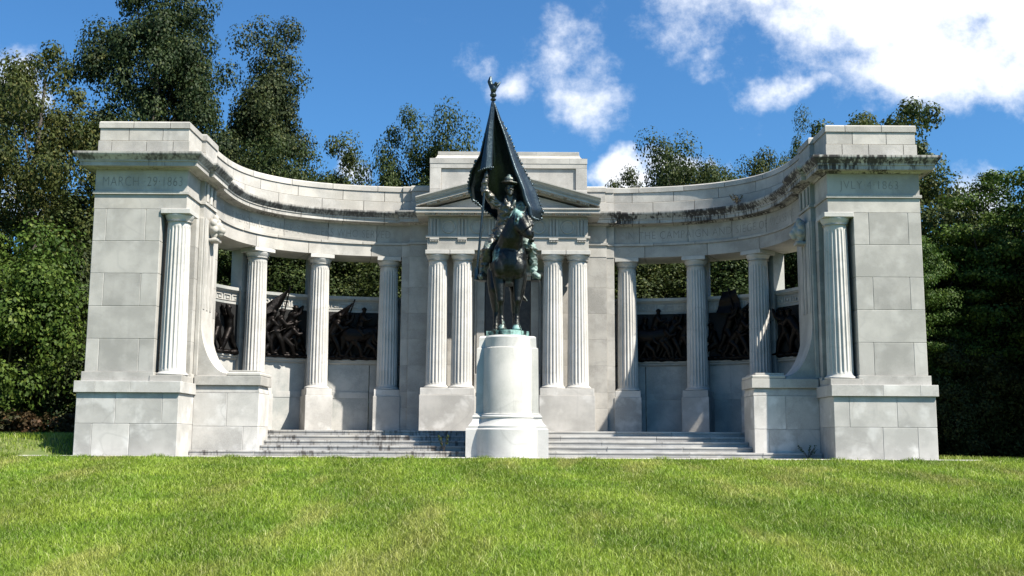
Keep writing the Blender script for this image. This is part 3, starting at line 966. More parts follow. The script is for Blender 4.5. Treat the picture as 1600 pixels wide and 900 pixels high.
sA, sB, sC = col_s[6.98], col_s[5.42], col_s[3.48]
PANELS = [(.95, sA - .18), (sA + .20, sB - .14), (sB + .18, sC - .10)]
for sx in (-1, 1):
    def fr(s, z, d, sx=sx):
        p, t, n_ = on_curve(sx, min(max(s, 0), SLEN)); q = p + n_ * (-.86 + d)
        return Vector((q.x, q.y, z))
    for i, (s0, s1) in enumerate(PANELS):
        mb = MB()
        k = 8; rings = []
        for j in range(k + 1):
            s = s0 + (s1 - s0) * j / k
            rings.append([fr(s, 2.752, .004), fr(s, 2.752, .05), fr(s, 4.135, .05), fr(s, 4.135, .004)])
        mb.loft(rings)
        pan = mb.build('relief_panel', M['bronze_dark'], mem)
        def figure(*a, **kw):
            link_mesh('relief_figure', relief_soldier(fr, *a, **kw), M['bronze_relief'], pan)
        ln = s1 - s0
        f = 1 if sx < 0 else -1
        # rocky ground along the foot
        bm = bmesh.new()
        for q in np.linspace(.06, .94, 9):
            add_ell(bm, fr(s0 + ln * q, 2.80, .10), (.16, .16, .06 + .04 * random.random()))
        link_mesh('relief_ground', melt(bm, 'relief_ground', .03, 2), M['bronze_relief'], pan)
        if i == 0:
            figure(s0 + ln * .62, 2.82, 1.20, lean=.55 , face=-f, arm=0, hat=True, depth=.22)
            figure(s0 + ln * .22, 2.82, 1.24, lean=.15, face=f, arm=2, depth=.18)
            figure(s0 + ln * .86, 2.80, 1.22, lean=.1, face=-f, arm=1, depth=.12)
            bm = bmesh.new(); add_ell(bm, fr(s0 + ln * .38, 3.40, .24), (.20, .20, .21))
            add_chain(bm, [fr(s0 + ln * .2, 2.9, .2), fr(s0 + ln * .5, 3.2, .2)], [.1, .12])
            link_mesh('relief_drum', melt(bm, 'relief_drum', .025, 2), M['bronze_relief'], pan)
        elif i == 1:
            figure(s0 + ln * .14, 2.82, 1.22, lean=.5, face=f, arm=0, depth=.20, gun=True)
            figure(s0 + ln * .34, 2.82, 1.25, lean=.3, face=f, arm=0, depth=.26, gun=True)
            figure(s0 + ln * .52, 2.80, 1.12, lean=.6, face=f, arm=0, crouch=.5, depth=.22)
            figure(s0 + ln * .60, 2.95, 1.25, lean=.3, face=f, arm=1, depth=.14)
            figure(s0 + ln * .82, 2.80, 1.15, lean=.2, face=-f, arm=2, crouch=.7, depth=.10)
            if sx < 0:
                fm = flag_poly(fr, ((s0 + ln * .42, 3.3), (s0 + ln * .60, 4.80)), ((s0 + ln * .02, 4.02), (s0 + ln * .60, 4.74), (s0 + ln * .44, 4.15), (s0 + ln * .0, 3.78)), .22)
            else:
                fm = flag_poly(fr, ((s0 + ln * .34, 3.3), (s0 + ln * .55, 4.80)), ((s0 + ln * .30, 4.05), (s0 + ln * .42, 4.75), (s0 + ln * .66, 4.70), (s0 + ln * .78, 4.1)), .22)
                fm2 = flag_poly(fr, ((s0 + ln * .30, 3.5), (s0 + ln * .03, 4.62)), ((s0 + ln * .36, 4.10), (s0 + ln * .05, 4.55), (s0 + ln * .12, 4.35), (s0 + ln * .30, 3.9)), .20)
                fm2.build('relief_flag', M['bronze_relief'], pan)
            fm.build('relief_flag', M['bronze_relief'], pan)
        else:
            link_mesh('relief_figure', relief_horse(fr, s0 + ln * .62, 2.82, 1.05, f, .16), M['bronze_relief'], pan)
            figure(s0 + ln * .14, 2.82, 1.22, lean=.35, face=f, arm=0, depth=.2, gun=True)
            figure(s0 + ln * .32, 2.82, 1.22, lean=.2, face=f, arm=1, depth=.16)
            figure(s0 + ln * .50, 2.80, 1.12, lean=.4, face=f, arm=0, crouch=.3, depth=.26, gun=True)
            figure(s0 + ln * .74, 2.80, 1.05, lean=.5, face=f, arm=2, crouch=.6, depth=.26)
            figure(s0 + ln * .60, 3.22, 1.00, lean=.2, face=f, arm=0, depth=.22)
            figure(s0 + ln * .86, 2.82, 1.18, lean=.3, face=f, arm=2, depth=.14)
            if sx < 0:
                flag_poly(fr, ((s0 + ln * .30, 3.4), (s0 + ln * .50, 4.50)), ((s0 + ln * .10, 3.98), (s0 + ln * .48, 4.42), (s0 + ln * .36, 4.02), (s0 + ln * .08, 3.80)), .22).build('relief_flag', M['bronze_relief'], pan)

# lion heads on the antae
for sx in (-1, 1):
    bm = bmesh.new()
    c = Vector((sx * 7.22, 1.74, 5.56))
    add_ell(bm, c, (.13, .21, .27)); add_ell(bm, c + Vector((-sx * .13, -.02, -.02)), (.13, .13, .16))
    add_ell(bm, c + Vector((-sx * .22, -.03, -.09)), (.10, .09, .09)); add_ell(bm, c + Vector((-sx * .20, -.03, -.18)), (.07, .07, .05))
    for a in range(9):
        t = a / 9 * 2 * math.pi
        add_ell(bm, c + Vector((-sx * (.05 + .03 * (a % 2)), .17 * math.cos(t), .24 * math.sin(t))), (.08, .07, .09))
    for q in (-1, 1): add_ell(bm, c + Vector((-sx * .12, .10 * q, .15)), (.045, .04, .05)); add_ell(bm, c + Vector((-sx * .22, .05 * q, .03)), (.04, .03, .03))
    add_box(bm, c + Vector((-sx * .04, 0, -.33)), (.13, .17, .04))
    par = [o for o in mem.children if o.name.startswith('anta')][0 if sx < 0 else 1]
    link_mesh('lion_head', melt(bm, 'lion_head', .018, 1), M['stone_up'], par)

# ------------------------------------------------------------------ pavilion
mb = MB()
zs = [.62, 1.34, 1.80, 2.55, 3.30, 4.05, 4.80, 5.70]
for a, b2 in zip(zs[:-1], zs[1:]):
    for sx in (-1, 1):
        mb.box(sx * 3.08, sx * 2.86, 6.655, 7.9, a, b2, .006)
        mb.box(sx * 2.85, sx * 1.95, 6.53, 7.9, a, b2, .006)
        mb.box(sx * 1.95, sx * .70, 6.50, 7.9, a, b2, .006)
mb.box(-.72, .72, 6.56, 7.9, .62, 5.70)
pw = mb.build('pavilion_wall', M['stone'], mem)
mb = MB()
mb.box(-.655, .665, 6.50, 6.56, 2.3, 5.0, .012)
tb = mb.build('tablet', M['tablet'], pw)
tag(tb, 'dark bronze tablet behind the horse')
mb = MB()
for sx in (-1, 1):
    mb.box(sx * .89, sx * .665, 6.43, 6.6, 1.9, 5.0, .01)
    mb.box(sx * .95, sx * .88, 6.455, 6.6, 1.9, 5.0, .006)
mb.box(-.95, .95, 6.42, 6.6, 5.0, 5.12, .012); mb.box(-1.02, 1.02, 6.33, 6.6, 5.12, 5.22, .02)
mb.box(-.95, .95, 6.40, 6.6, 1.75, 2.3, .012)
mb.build('tablet_frame', M['stone'], pw)
for sx in (-1, 1):
    mb = MB()
    mb.box(sx * 2.41, sx * .88, 5.40, 6.53, .58, 1.66, .008)
    mb.box(sx * 2.39, sx * .90, 5.42, 6.53, 1.66, 1.853, .008)
    mb.build('column_pedestal', M['base'], mem)
# entablature with triglyphs
mb = MB()
mb.box(-2.26, 2.26, 5.47, 6.6, 5.70, 6.035, .004)
mb.box(-2.30, 2.30, 5.43, 6.6, 6.04, 6.105, .004)
mb.box(-2.24, 2.24, 5.49, 6.6, 6.11, 6.66, .004)
mb.box(-1.0, 1.0, 5.6, 6.5, 5.60, 5.70, .004)
pe = mb.build('pavilion_entablature', M['stone_up'], mem)
TX = [-2.06, -1.28, 1.28, 2.06]
for xx in TX + [-.43, .43]:
    mb = MB()
    for k in (-1, 0, 1):
        x0 = xx + k * .092
        mb.prism([(x0 - .042, 5.49), (x0 - .022, 5.452), (x0 + .022, 5.452), (x0 + .042, 5.49)], 6.112, 6.58)
    mb.box(xx - .14, xx + .14, 5.462, 5.49, 6.58, 6.65, .003)
    mb.box(xx - .13, xx + .13, 5.425, 5.47, 5.985, 6.038, .003)
    for k in range(6):
        mb.lathe([(.006, .045), (.011, .045), (.018, 0), (.004, 0)][::-1], 8, (xx - .11 + k * .044, 5.448, 5.94))
    mb.build('triglyph', M['stone_up'], pe)
for xx in (-1.67, -.86, 0, .86, 1.67):
    mb = MB()
    pts = [(xx + .17 * math.cos(a), 5.482, 6.36 + .17 * math.sin(a)) for a in np.linspace(0, 2 * math.pi, 25)[:-1]]
    rings = []
    for i, p in enumerate(pts):
        a = 2 * math.pi * i / 24
        d = Vector((math.cos(a), 0, math.sin(a)))
        rings.append([Vector(p) + d * (.022 * math.cos(q)) + Vector((0, .018 * math.sin(q), 0)) for q in np.linspace(0, 2 * math.pi, 7)[:-1]])
    rings.append(rings[0]); mb.loft(rings, cap=False)
    mb.build('wreath', M['stone_up'], pe)
# horizontal cornice
YF = 5.47
P_H = lambda: [(6.6, 6.665), (YF - .05, 6.665), (YF - .09, 6.70), (YF - .30, 6.712), (YF - .305, 6.70), (YF - .315, 6.70), (YF - .315, 6.785), (YF - .345, 6.80), (YF - .345, 6.84), (6.6, 6.85)]
mb = MB()
mb.xprism(P_H(), -2.57, 2.57)
hc = mb.build('horizontal_cornice', M['stone_up'], mem)
def mutule(cx, cz, tilt, yf, par):
    mb = MB()
    c_, s_ = math.cos(tilt), math.sin(tilt)
    def T(a, z): return (cx + a * c_ - z * s_, cz + a * s_ + z * c_)
    q = [T(-.145, 0), T(.145, 0), T(.145, -.022), T(-.145, -.022)]
    mb.yprism(q, yf, yf + .19)
    for row in (yf + .03, yf + .10):
        for k in range(6):
            a = -.12 + k * .048
            mb.yprism([T(a - .017, -.022), T(a + .017, -.022), T(a + .012, -.052), T(a - .012, -.052)], row - .014, row + .014)
    mb.build('mutule', M['stone_up'], par)
for k in range(-6, 7): mutule(k * .362, 6.704, 0, YF - .285, hc)
# tympanum and raking cornice
ZA, ZE = 7.72, 6.855                   # apex and eave of the underside
mb = MB()
mb.yprism([(-2.30, 6.85), (2.30, 6.85), (0, 7.46)], 5.50, 6.3)
mb.build('tympanum', M['stone_up'], mem)
tilt = math.atan2(.70, 2.58)
rk = MB()
for sx in (-1, 1):
    for (y0, y1, h0, h1) in ((YF - .06, 6.3, -.09, -.03), (YF - .315, 6.3, -.03, .055), (YF - .345, 6.3, .055, .085)):
        x_e = 2.56
        q = [(sx * x_e, 6.925 + h0), (0, 6.925 + .70 + h0), (0, 6.925 + .70 + h1), (sx * x_e, 6.925 + h1)]
        rk.yprism(q, y0, y1)
    q = []
    prof = [(YF - .345, .085), (YF - .36, .10), (YF - .37, .13), (YF - .41, .165), (YF - .42, .18), (YF - .42, .21), (6.3, .225), (6.3, .085)]
    r0 = [(sx * 2.575, y_, 6.925 + h) for y_, h in prof]; r1 = [(0, y_, 7.625 + h) for y_, h in prof]
    rk.loft([r0, r1])
rkc = rk.build('raking_cornice', M['stone_up'], mem)
for sx in (-1, 1):
    for k in range(6):
        a = .33 + k * .362
        zc = 6.925 + .70 * (1 - a / 2.56) - .032
        if a < 2.2: mutule(sx * a, zc, -sx * tilt, YF - .285, rkc)
# attic block over the pavilion
mb = MB()
mb.blocks([-2.25, -1.92, -.9, .9, 1.92, 2.25], 5.95, 7.4, 6.86, 8.16, .006)
# sunk panel: frame stones stand proud of it
mb.box(-2.25, -1.93, 5.90, 5.96, 6.86, 7.55, .006); mb.box(-2.25, -1.93, 5.90, 5.96, 7.55, 8.16, .006)
mb.box(1.93, 2.25, 5.90, 5.96, 6.86, 7.55, .006); mb.box(1.93, 2.25, 5.90, 5.96, 7.55, 8.16, .006)
mb.blocks([-2.25, -.75, .95, 2.25], 5.90, 7.4, 8.16, 8.29, .005)
mb.blocks([-2.26, -1.1, .5, 1.75, 2.26], 5.89, 7.4, 8.29, 8.45, .006)
pts = [(2.26, 8.452)] + [(2.26 - .20 * math.sin(a), 8.452 + .13 * (1 - math.cos(a)) + .0) for a in np.linspace(.2, math.pi / 2, 6)] + [(2.04, 8.60)]
rings = [[(-a, 5.89 + (2.26 - a), z), (a, 5.89 + (2.26 - a), z), (a, 7.4 - (2.26 - a), z), (-a, 7.4 - (2.26 - a), z)] for a, z in pts]
mb.loft(rings)
mb.blocks([-2.04, -.6, .8, 2.04], 6.10, 7.2, 8.60, 8.70, .006)
pa = mb.build('pavilion_attic', M['stone_up'], mem)
# roof slab behind the curve so the ring reads solid from behind
mb = MB(); mb.box(-2.2, 2.2, 6.5, 7.8, 5.705, 7.0); mb.build('pavilion_core', M['stone_up'], mem)

# ------------------------------------------------------------------ stylobate, steps, paving
pv = MB()
pv.blocks([-10.75, -8.2, -5.1, -2.2, .9, 4.0, 7.1, 10.6], -.38, .30, -.25, .05, .006)
pv.box(-9.72, 9.72, .30, 9.2, -.25, .046)
tag(pv.build('paving', M['paving']), 'low pale stone paving strip at the foot of the memorial', None, None, 'structure')
st = empty('stone_steps', (0, 1.0, .05))
tag(st, 'five wide stained granite steps between the two podiums', 'steps')
def step_blocks(xs, y0, y1, z0, z1, skip=None):
    mb = MB()
    for a, b2 in zip(xs[:-1], xs[1:]):
        yj = y0 + random.uniform(-.006, .006)
        mb.box(a + .003, b2 - .003, yj + .014, y1, z0, z1 - .045)
        mb.box(a + .003, b2 - .003, yj, y1, z1 - .046, z1, .007)
    return mb.build('step', M['steps'], st)
def rx(a, b2, n):
    d = (b2 - a) / n
    return [a] + [a + d * (i + random.uniform(-.22, .22)) for i in range(1, n)] + [b2]
step_blocks(rx(-7.32, 7.32, 9), .92, 1.5, .051, .172)
step_blocks(rx(-5.795, 5.795, 7), 1.36, 2.0, .051, .292)
step_blocks(rx(-5.795, 5.795, 6), 1.78, 2.4, .051, .414)
step_blocks(rx(-6.6, 6.6, 8), 2.22, 3.0, .051, .536)
step_blocks(rx(-7.2, 7.2, 9), 2.66, 6.3, .051, .66)
mb = MB()
mb.box(-7.9, 7.9, 3.15, 8.1, .04, .645)
mb.build('platform', M['paving'], st)

# ------------------------------------------------------------------ statue pedestal
ped = empty('statue_pedestal', (.02, 1.9, .05))
tag(ped, 'tall white granite pedestal with rounded front under the bronze rider', 'pedestal')
PCX, PYC, PR, TH = .025, 1.013, .613, R(66)
PYW = PYC - PR * math.cos(TH)
def plan(o, yb=3.15, n=20):
    pts = [(PCX - .725 - o, yb + o), (PCX - .725 - o, PYW - o)]
    r = PR + o
    h = PYW - o
    half = math.sqrt(max(1e-6, r * r - (PYC - h) ** 2))
    ang = math.atan2(half, PYC - h)
    for k in range(n + 1):
        a = -ang + 2 * ang * k / n
        pts.append((PCX + r * math.sin(a), PYC - r * math.cos(a)))
    pts += [(PCX + .725 + o, PYW - o), (PCX + .725 + o, yb + o)]
    return pts
def ped_part(name, secs, mat, parent=ped):
    mb = MB()
    mb.loft([[(p[0], p[1], z) for p in plan(o)] for z, o in secs])
    return mb.build(name, mat, parent)
ped_part('plinth', [(-.05, .22), (.675, .22), (.695, .20), (.70, .19)], M['pedestal'])
ped_part('moulding', [(.702, .165), (.755, .165), (.765, .155), (.80, .125), (.86, .085), (.925, .062), (.93, .07), (.955, .082), (.985, .075), (1.0, .05), (1.03, .05), (1.04, .02)], M['pedestal'])
ped_part('die', [(1.042, .012), (1.10, .0), (2.54, -.012), (2.555, -.02), (2.57, -.05)], M['pedestal_die'])
ped_part('neck', [(2.572, -.052), (2.60, -.055), (2.80, -.062), (2.835, -.085), (2.85, -.13)], M['pedestal'])

# ------------------------------------------------------------------ equestrian statue
stt = empty('equestrian_statue', (.02, 1.9, 2.85))
tag(stt, 'bronze flag bearer on horseback with green patina, on the white pedestal', 'statue')
OFF = Vector((.02, 1.9, 2.85))
def stat(name, me, mat, parent=stt):
    me.transform(Matrix.Translation(-OFF)); return link_mesh(name, me, mat, parent)
mb = MB()
mb.loft([[(p[0], p[1], z) for p in [(PCX + (q[0] - PCX) * .80, q[1] + .02) for q in plan(-.10)]] for z in (2.852, 2.965)])
bp = mb.build('base_plate', M['bronze'], stt)
a = bp.data.attributes.new('patina', 'FLOAT', 'POINT'); a.data.foreach_set('value', np.full(len(bp.data.vertices), .55, dtype=np.float32))

# horse
bm = bmesh.new()
add_ell(bm, (.04, 1.12, 4.60), (.36, .40, .48))
add_ell(bm, (.03, 1.30, 4.85), (.36, .45, .42))
add_ell(bm, (.02, 1.95, 4.62), (.41, .85, .45))
add_ell(bm, (.02, 2.75, 4.78), (.42, .50, .45))
for q in (-1, 1):
    add_ell(bm, (.05 + q * .205, .90, 4.48), (.185, .15, .27)); add_ell(bm, (.05 + q * .25, 1.15, 4.75), (.16, .26, .34))
    add_ell(bm, (.02 + q * .24, 2.72, 4.62), (.19, .34, .42))
# front legs
def fleg(xs, ph=0):
    add_chain(bm, [(xs[0], 1.08, 4.55), (xs[1], 1.0, 4.20), (xs[2], .95, 3.80)], [.19, .145, .10])
    add_ell(bm, (xs[2], .935, 3.70), (.098, .10, .12))
    add_chain(bm, [(xs[2], .95, 3.64), (xs[3], .97, 3.32)], [.070, .058])
    add_ell(bm, (xs[3], .97, 3.27), (.078, .085, .08))
    add_chain(bm, [(xs[3], .95, 3.22), (xs[4], .89, 3.10)], [.066, .085])
    add_cap(bm, (xs[4], .86, 2.975), (xs[4], .88, 3.10), .125, .09, False)
fleg((-.20, -.19, -.15, -.125, -.115)); fleg((.29, .285, .255, .235, .235))
# hind legs
def hleg(x0, x1, dy):
    add_chain(bm, [(x0, 2.72 + dy, 4.55), (x0 * 1.08, 2.52 + dy, 4.15), (x1, 2.78 + dy, 3.72)], [.27, .19, .105])
    add_ell(bm, (x1, 2.83 + dy, 3.68), (.085, .11, .11))
    add_chain(bm, [(x1, 2.80 + dy, 3.62), (x1, 2.72 + dy, 3.28)], [.075, .062]); add_ell(bm, (x1, 2.71 + dy, 3.25), (.08, .085, .08))
    add_chain(bm, [(x1, 2.69 + dy, 3.2), (x1, 2.62 + dy, 3.1)], [.068, .085]); add_cap(bm, (x1, 2.59 + dy, 2.975), (x1, 2.61 + dy, 3.10), .12, .09, False)
hleg(-.27, -.28, -.15); hleg(.24, .20, .1)
# neck arched, head tucked and turned to the viewer's right
add_chain(bm, [(.04, 1.22, 4.90), (.10, .98, 5.20), (.18, .88, 5.48), (.25, .88, 5.66)], [.35, .285, .225, .175])
add_chain(bm, [(.00, 1.42, 5.15), (.10, 1.12, 5.54), (.21, .96, 5.77)], [.20, .15, .12])
add_ell(bm, (.29, .80, 5.65), (.165, .19, .175))
add_chain(bm, [(.32, .76, 5.60), (.42, .62, 5.42), (.50, .53, 5.24)], [.16, .125, .10])
add_ell(bm, (.535, .49, 5.18), (.10, .095, .105))
add_chain(bm, [(.30, .72, 5.44), (.46, .57, 5.20)], [.15, .085])
for q in (-1, 1):
    n_ = Vector((.80, .0, .35)).normalized()
    add_ell(bm, Vector((.355, .66, 5.60)) + Vector((.135, .03, .03)) * q, (.045, .05, .04)); add_chain(bm, [Vector((.36, .66, 5.62)) + Vector((.11, .0, .03)) * q, Vector((.50, .52, 5.32)) + Vector((.06, .0, .02)) * q], [.05, .04])
    add_ell(bm, Vector((.555, .47, 5.21)) + Vector((.05, -.05, .02)) * q, (.03, .03, .03))
add_cap(bm, (.20, .80, 5.76), (.17, .74, 5.97), .065, .014); add_cap(bm, (.38, .86, 5.76), (.45, .82, 5.95), .065, .014)
me = melt(bm, 'horse', .022, 3)
def hp(c):
    x_, y_, z_ = c
    v = 0
    v += .9 * max(0, 1 - abs(z_ - 3.0) / .38)
    v += .9 * max(0, 1 - (Vector((x_, y_, z_)) - Vector((.27, .82, 5.72))).length / .40)
    v += .55 * max(0, 1 - (Vector((x_, y_, z_)) - Vector((.40, .95, 4.85))).length / .38)
    v += .6 * max(0, 1 - (Vector((x_, y_, z_)) - Vector((-.34, 1.0, 4.85))).length / .38)
    return v - .25
patina(me, hp)
horse = stat('horse', me, M['bronze'])
# mane + forelock, tail, bridle, saddle
bm = bmesh.new()
for k in range(9):
    t = k / 8
    c = Vector((.02, 1.40, 5.22)).lerp(Vector((.20, .95, 5.84)), t)
    add_chain(bm, [c, c + Vector((-.13, -.05, -.16 - .06 * (k % 2)))], [.075, .035])
add_chain(bm, [(.26, .80, 5.80), (.33, .68, 5.68), (.37, .62, 5.54)], [.05, .045, .02])
me = melt(bm, 'mane', .02, 2); patina(me, lambda c: .45); stat('mane', me, M['bronze'], horse)
bm = bmesh.new()
add_chain(bm, [(.02, 3.22, 4.90), (.08, 3.42, 4.75), (.22, 3.42, 4.40), (.38, 3.30, 4.10), (.50, 3.2, 3.98)], [.07, .09, .10, .08, .03])
me = melt(bm, 'tail', .02, 2); patina(me, lambda c: .2); stat('tail', me, M['bronze'], horse)
mb = MB()
def V3(*a): return Vector(a)
ringp = [V3(.46, .56, 5.33) + V3(.60, .0, .38).normalized() * 0 + V3(.10, -.07, .08) * math.cos(q) + V3(-.04, -.11, -.03) * math.sin(q) for q in np.linspace(0, 2 * math.pi, 13)]
mb.tube(ringp, .014, 6)
mb.tube([(.50, .47, 5.26), (.60, .75, 5.35), (.57, 1.0, 5.50)], .013, 6)
mb.tube([(.40, .52, 5.24), (.28, .68, 5.25), (.30, .95, 5.45), (.54, 1.02, 5.50)], .013, 6)
mb.tube([(.40, .52, 5.24), (.33, .58, 5.48), (.24, .70, 5.74)], .014, 6)
mb.build('bridle', M['bronze'], horse)
bm = bmesh.new()
add_ell(bm, (.02, 1.85, 5.08), (.34, .45, .13)); add_ell(bm, (.02, 1.48, 5.22), (.15, .09, .13)); add_ell(bm, (.02, 2.22, 5.22), (.24, .10, .13))
for q in (-1, 1): add_ell(bm, (.02 + q * .42, 1.8, 4.85), (.05, .30, .33))
me = melt(bm, 'saddle', .022, 2); patina(me, lambda c: 0); sad = stat('saddle', me, M['bronze'])
for q, xx, xa in ((-1, -.46, -.60), (1, .48, .69)):
    mb = MB()
    mb.tube([(xx * .9, 1.72, 4.95), (xa * .97, 1.52, 4.62), (xa, 1.42, 4.42)], .016, 6)
    mb.box(xa - .10, xa + .10, 1.20, 1.52, 4.215, 4.25, .01)
    mb.tube([(xa - .10, 1.4, 4.23), (xa - .10, 1.4, 4.36), (xa, 1.4, 4.45), (xa + .10, 1.4, 4.36), (xa + .10, 1.4, 4.23)], .016, 6)
    mb.build('stirrup', M['bronze'], sad)
# rolled blanket and canteen hanging by the knee
bm = bmesh.new(); add_cap(bm, (.50, 1.55, 5.25), (.60, 1.25, 5.20), .06, .06); me = melt(bm, 'pouch', .018, 1); patina(me, lambda c: .3); stat('pouch', me, M['bronze'], sad)

# rider
bm = bmesh.new()
add_ell(bm, (-.05, 1.75, 5.36), (.27, .24, .20))
add_chain(bm, [(-.08, 1.70, 5.45), (-.04, 1.62, 5.66), (.04, 1.56, 5.92)], [.205, .195, .225])
add_ell(bm, (.05, 1.52, 6.02), (.285, .19, .20))
add_ell(bm, (-.20, 1.52, 6.12), (.15, .14, .12)); add_ell(bm, (.30, 1.52, 6.10), (.13, .13, .12))
add_chain(bm, [(.05, 1.52, 6.15), (.06, 1.48, 6.34)], [.115, .095])
# coat skirts
add_chain(bm, [(-.14, 1.60, 5.42), (-.26, 1.52, 5.22)], [.16, .15]); add_chain(bm, [(.06, 1.58, 5.42), (.26, 1.55, 5.22)], [.15, .14])
# head with face
hc_ = Vector((.065, 1.42, 6.50))
add_ell(bm, hc_, (.115, .14, .165)); add_ell(bm, hc_ + Vector((.005, -.07, -.10)), (.078, .07, .075))
add_cap(bm, hc_ + Vector((.008, -.135, .03)), hc_ + Vector((.012, -.165, -.035)), .014, .024)
add_box(bm, hc_ + Vector((.005, -.118, .055)), (.075, .02, .014))
add_ell(bm, hc_ + Vector((.01, -.128, -.095)), (.036, .016, .010)); add_ell(bm, hc_ + Vector((.01, -.125, -.122)), (.032, .018, .012))
add_ell(bm, hc_ + Vector((.008, -.115, -.16)), (.036, .03, .03))
for q in (-1, 1):
    add_ell(bm, hc_ + Vector((q * .118, .01, -.005)), (.018, .035, .045)); add_ell(bm, hc_ + Vector((q * .05, -.11, -.045)), (.035, .03, .03))
    add_ell(bm, hc_ + Vector((q * .042 + .008, -.118, .018)), (.017, .014, .011))
# lapels, belt, cuffs, boot tops
for q in (-1, 1):
    add_chain(bm, [(.06 + q * .105, 1.44, 6.30), (.06 + q * .10, 1.37, 6.20), (.055 + q * .02, 1.325, 5.98)], [.035, .042, .02])
add_ell(bm, (-.085, 1.67, 5.52), (.245, .235, .035))
add_chain(bm, [(-.10, 1.44, 5.50), (-.20, 1.40, 5.34)], [.10, .08]); add_chain(bm, [(.02, 1.42, 5.50), (.16, 1.40, 5.34)], [.09, .08])
add_ell(bm, (-.475, 1.375, 4.99), (.150, .155, .045)); add_ell(bm, (.585, 1.375, 5.00), (.150, .155, .045))
add_ell(bm, (-.538, 1.335, 6.705), (.082, .082, .035))
# right arm raised to the pole
add_chain(bm, [(-.24, 1.50, 6.13), (-.42, 1.42, 6.28), (-.555, 1.36, 6.42)], [.125, .112, .10])
add_chain(bm, [(-.555, 1.36, 6.42), (-.56, 1.33, 6.58), (-.535, 1.335, 6.73)], [.10, .085, .06])
add_ell(bm, (-.525, 1.335, 6.79), (.055, .05, .065))
for k in range(4):
    zf = 6.755 + k * .030
    add_chain(bm, [(-.555, 1.30, zf), (-.535, 1.258, zf + .004), (-.495, 1.262, zf + .006), (-.478, 1.30, zf + .004)], [.018, .018, .017, .015])
add_chain(bm, [(-.52, 1.36, 6.78), (-.485, 1.34, 6.85), (-.495, 1.29, 6.885)], [.024, .02, .017])
# left arm down to the reins
add_chain(bm, [(.32, 1.50, 6.10), (.42, 1.44, 5.92), (.48, 1.36, 5.76)], [.12, .11, .095])
add_chain(bm, [(.48, 1.36, 5.76), (.53, 1.18, 5.62), (.56, 1.04, 5.54)], [.095, .08, .055])
add_ell(bm, (.565, 1.00, 5.52), (.05, .06, .05))
for k in range(4):
    xf = .53 + k * .024
    add_chain(bm, [(xf, .97, 5.56), (xf + .005, .925, 5.535), (xf + .005, .935, 5.49), (xf, .975, 5.48)], [.017, .017, .016, .014])
add_chain(bm, [(.535, 1.02, 5.55), (.515, .97, 5.575), (.53, .925, 5.575)], [.02, .018, .015])
# legs and boots
add_chain(bm, [(-.18, 1.70, 5.36), (-.36, 1.50, 5.20), (-.46, 1.36, 5.02)], [.185, .165, .13])
add_chain(bm, [(-.46, 1.36, 5.02), (-.53, 1.46, 4.74), (-.575, 1.50, 4.45)], [.125, .12, .085])
add_chain(bm, [(-.575, 1.48, 4.38), (-.60, 1.36, 4.33), (-.63, 1.18, 4.30)], [.085, .08, .065])
add_chain(bm, [(.15, 1.70, 5.36), (.42, 1.50, 5.20), (.57, 1.36, 5.03)], [.185, .165, .13])
add_chain(bm, [(.57, 1.36, 5.03), (.61, 1.46, 4.78), (.645, 1.50, 4.48)], [.125, .12, .085])
add_chain(bm, [(.65, 1.48, 4.40), (.69, 1.36, 4.34), (.74, 1.18, 4.30)], [.085, .082, .068])
bmesh.ops.scale(bm, vec=(1.16, 1.05, 1.0), space=Matrix.Translation((-.03, -1.5, 0)), verts=[q for q in bm.verts if 5.46 < q.co.z < 6.27 and -.36 < q.co.x < .40])
me = melt(bm, 'rider', .0155, 1)
from mathutils import noise as mnoise
def crease(me, amp, scl, keep):
    out = []
    for q in me.vertices:
        if keep(q.co):
            c = Vector((q.co.x * scl[0], q.co.y * scl[1], q.co.z * scl[2]))
            h = 1 - 2.2 * abs(mnoise.noise(c)) + .5 * (1 - 2.2 * abs(mnoise.noise(c * 2.1)))
            out.append((q.index, q.normal * (amp * (h - .7))))
    for i, d in out: me.vertices[i].co += d
    me.update()
crease(me, .024, (5, 5, 8), lambda c: c.z < 6.22 or (c.x < -.25 and c.z < 6.68))
def rp(c):
    x_, y_, z_ = c
    v = .8 if (z_ < 4.62 and x_ > 0) else (.45 if z_ < 4.55 else 0)
    if x_ > .35 and 4.6 < z_ < 5.1: v = .35
    if 5.0 < z_ < 5.35: v = max(v, .45)
    if z_ > 5.85 and abs(x_ - .1) < .35 and z_ < 6.25: v = .35
    return v - .1
patina(me, rp)
rider = stat('rider', me, M['bronze_coat'])
tag(rider, 'rider in long coat and brimmed hat raising the flag')
bm = bmesh.new()
hr = Quaternion((1, 0, 0), R(6)) @ Quaternion((0, 1, 0), R(5))
add_ell(bm, (.06, 1.39, 6.645), (.228, .25, .036), hr); add_ell(bm, (.055, 1.42, 6.72), (.145, .165, .11), hr)
add_ell(bm, (.05, 1.40, 6.81), (.07, .11, .05), hr)
me = melt(bm, 'hat', .012, 1); patina(me, lambda c: .2); stat('hat', me, M['bronze_coat'], rider)

